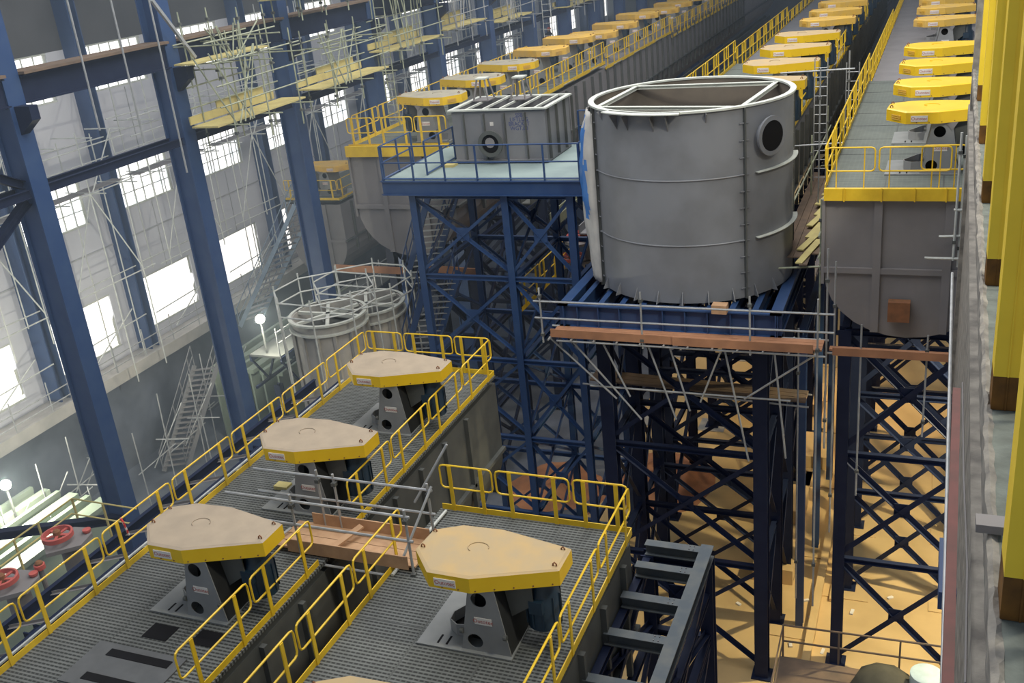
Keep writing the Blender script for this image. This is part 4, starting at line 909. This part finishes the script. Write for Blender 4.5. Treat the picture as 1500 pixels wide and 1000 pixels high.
# pale round tanks with tube frames beyond the left deck
def rtank(label, c, R, zt, zb_):
    r = root('round_tank', (c.x, c.y, zb_), label, 'tank', 'pale round tanks beyond the near left deck')
    MB().lathe((c.x, c.y, 0), [(R, zb_), (R, zt), (R-.05, zt), (R-.05, zb_)], 40, cap=False).build('shell', concw, r, smooth=1)
    MB().lathe((c.x, c.y, zt-.5), [(R-.06, 0), (R-.06, .03)], 40).build('inner_floor', greyd, r)
    for z in (zt, zt-.35): MB().lathe((c.x, c.y, z), [(R, -.04), (R+.12, -.04), (R+.12, .03), (R, .03)], 40, cap=False).build('rim_ring', rim, r)
    for i in range(14): a = 2*math.pi*i/14; MB().beam((c.x+(R+.05)*math.cos(a), c.y+(R+.05)*math.sin(a), zt-.35), (c.x+(R+.05)*math.cos(a), c.y+(R+.05)*math.sin(a), zb_), .1, .1).build('rib', concw, r)
    for a in (0, 1.05, 2.1): MB().beam((c.x-R*math.cos(a), c.y-R*math.sin(a), zt-.05), (c.x+R*math.cos(a), c.y+R*math.sin(a), zt-.05), .12, .1).build('cross_beam', rim, r)
    it = []; N = 8
    P = [Vector((c.x+(R+.5)*math.cos(2*math.pi*i/N+.3), c.y+(R+.5)*math.sin(2*math.pi*i/N+.3), zt+.9)) for i in range(N)]
    for i in range(N): it.append(('ledger', [P[i], P[(i+1) % N]])); it.append(('ledger', [P[i]-Vector((0, 0, .5)), P[(i+1) % N]-Vector((0, 0, .5))])); it.append(('standard', [P[i]+Vector((0, 0, .2)), P[i]-Vector((0, 0, 3.5))]))
    tubes(label.replace('pale round tank', 'scaffold tube ring on the pale round tank'), it, galw, couplers=False)
rtank('pale round tank with ribs, left behind the fourth inner column', at(480, 458, y=27.6), 1.25, at(480, 458, y=27.6).z, -20)
rtank('pale round tank behind the fourth inner column, right hand one', at(536, 443, y=29.5), 1.3, at(536, 443, y=29.5).z, -20)
solo('long_plank', MB().beam(at(490, 392, y=33), at(600, 397, y=33), .05, .28), woodr, 'reddish plank hanging under the far left tank row, left piece', 'plank', 'reddish planks under the far left tank row')
solo('long_plank', MB().beam(at(628, 393, y=33), at(706, 399, y=33), .05, .28), woodr, 'reddish plank under the far left tank row seen inside the blue tower', 'plank', 'reddish planks under the far left tank row')
for i, (x, z) in enumerate(((-14.6, -9.6), (-13.6, -10.4), (-12.6, -11.0), (-11.2, -12.2))):
    solo('long_launder', MB().box((x, 35+i*.4, z-.35), (x+.45, 95, z-.3)).box((x, 35+i*.4, z-.3), (x+.04, 95, z)).box((x+.41, 35+i*.4, z-.3), (x+.45, 95, z)), (greyd, mat('olive_launder_paint', (.24, .25, .17), .7) if i == 1 else grey, grey, grey)[i], 'long open trough running between the far tank rows, %s from the left' % ('first', 'second', 'third', 'fourth')[i], 'trough', 'long troughs between the far tank rows')
a, b = at(765, 455, z=-12.6), at(815, 400, z=-12.6); rail('yellow railing seen through the right side of the blue tower', (a.x, a.y, -12.6), (a.x, b.y+2, -12.6), far=True)
a = at(850, 452, z=-12.6); rail('yellow railing low in the gap between the blue tower and the round tank', (a.x, a.y, -12.6), (a.x, a.y+6, -12.6), far=True)
# worker crouching on the far left row
def person(label, loc, s=1.0):
    r = root('person', loc, label, 'person')
    J = {'pel': (0, 0, .45), 'spi': (.05, -.1, .72), 'nk': (.1, -.22, 1.0), 'hd': (.12, -.28, 1.2), 'sl': (-.17, -.2, .93), 'sr': (.3, -.2, .93), 'el': (-.28, -.4, .72), 'er': (.4, -.42, .75), 'hl': (-.12, -.58, .62), 'hr': (.24, -.6, .62),
         'hpl': (-.1, 0, .42), 'hpr': (.14, 0, .42), 'kl': (-.18, -.38, .52), 'kr': (.26, -.36, .5), 'al': (-.16, -.12, .1), 'ar': (.24, -.1, .1), 'fl': (-.18, -.3, .05), 'fr': (.26, -.28, .05)}
    E = [('pel', 'spi'), ('spi', 'nk'), ('nk', 'hd'), ('nk', 'sl'), ('nk', 'sr'), ('sl', 'el'), ('sr', 'er'), ('el', 'hl'), ('er', 'hr'), ('pel', 'hpl'), ('pel', 'hpr'), ('hpl', 'kl'), ('hpr', 'kr'), ('kl', 'al'), ('kr', 'ar'), ('al', 'fl'), ('ar', 'fr')]
    RR = {'pel': .15, 'spi': .15, 'nk': .08, 'hd': .1, 'sl': .07, 'sr': .07, 'el': .05, 'er': .05, 'hl': .035, 'hr': .035, 'hpl': .1, 'hpr': .1, 'kl': .075, 'kr': .075, 'al': .05, 'ar': .05, 'fl': .045, 'fr': .045}
    K = list(J); me = bpy.data.meshes.new('body'); me.from_pydata([J[k] for k in K], [(K.index(a), K.index(b)) for a, b in E], [])
    o = bpy.data.objects.new('body', me); COL.objects.link(o); o.parent = r; me.materials.append(cloth)
    md = o.modifiers.new('skin', 'SKIN'); 
    for i, k in enumerate(K): me.skin_vertices[0].data[i].radius = (RR[k], RR[k])
    me.skin_vertices[0].data[0].use_root = True; o.modifiers.new('sub', 'SUBSURF').levels = 2
    L_ = r['o']; q = Vector(L_)
    h = MB().lathe(q+Vector((.12, -.28, 1.22)), [(.16, 0), (.135, .0), (.13, .07), (.08, .13), (.02, .15)], 16); h.build('helmet', helm, r, smooth=1)
    f = MB().lathe(q+Vector((.12, -.31, 1.1)), [(.04, 0), (.085, .04), (.095, .1), (.085, .15)], 12); f.build('face', skin, r, smooth=1)
person('person crouching in dark clothes and red helmet behind the far covers', at(806, 72, z=-7.5)+Vector((0, 0, .0)))
solo('warning_tape', MB().tube([at(176, 758, x=-15.05), at(180, 764, x=-15.0), at(189, 783, x=-15.0)], .025, 6), mat('red_white_tape', (.75, .7, .68), .6, (.6, .05, .05), 9, lo=.48, hi=.52), 'red and white warning tape tied to the left railing of the near left deck', 'tape')

hz = MB().box((XW-.2, 4, ZF+.02), (-12.0, 117.9, 8.9)).build('haze', [], None)
hm = bpy.data.materials.new('dusty_air'); hm.use_nodes = True; nt = hm.node_tree; nt.nodes.remove(nt.nodes['Principled BSDF'])
vn = nt.nodes.new('ShaderNodeVolumeScatter'); vn.inputs['Color'].default_value = (.72, .86, 1, 1); vn.inputs['Density'].default_value = .0046; vn.inputs['Anisotropy'].default_value = .2
nt.links.new(vn.outputs[0], nt.nodes['Material Output'].inputs['Volume']); hz.data.materials.append(hm)
h2 = MB().box((-11.9, 58, ZF+.02), (9, 117.9, 8.9)).build('haze', [hm], None)
h2['kind'] = 'stuff'; h2['label'] = 'dusty haze towards the dark far end of the hall'; h2['category'] = 'haze'
hz['kind'] = 'stuff'; hz['label'] = 'thin dusty haze in the left part of the hall'; hz['category'] = 'haze'
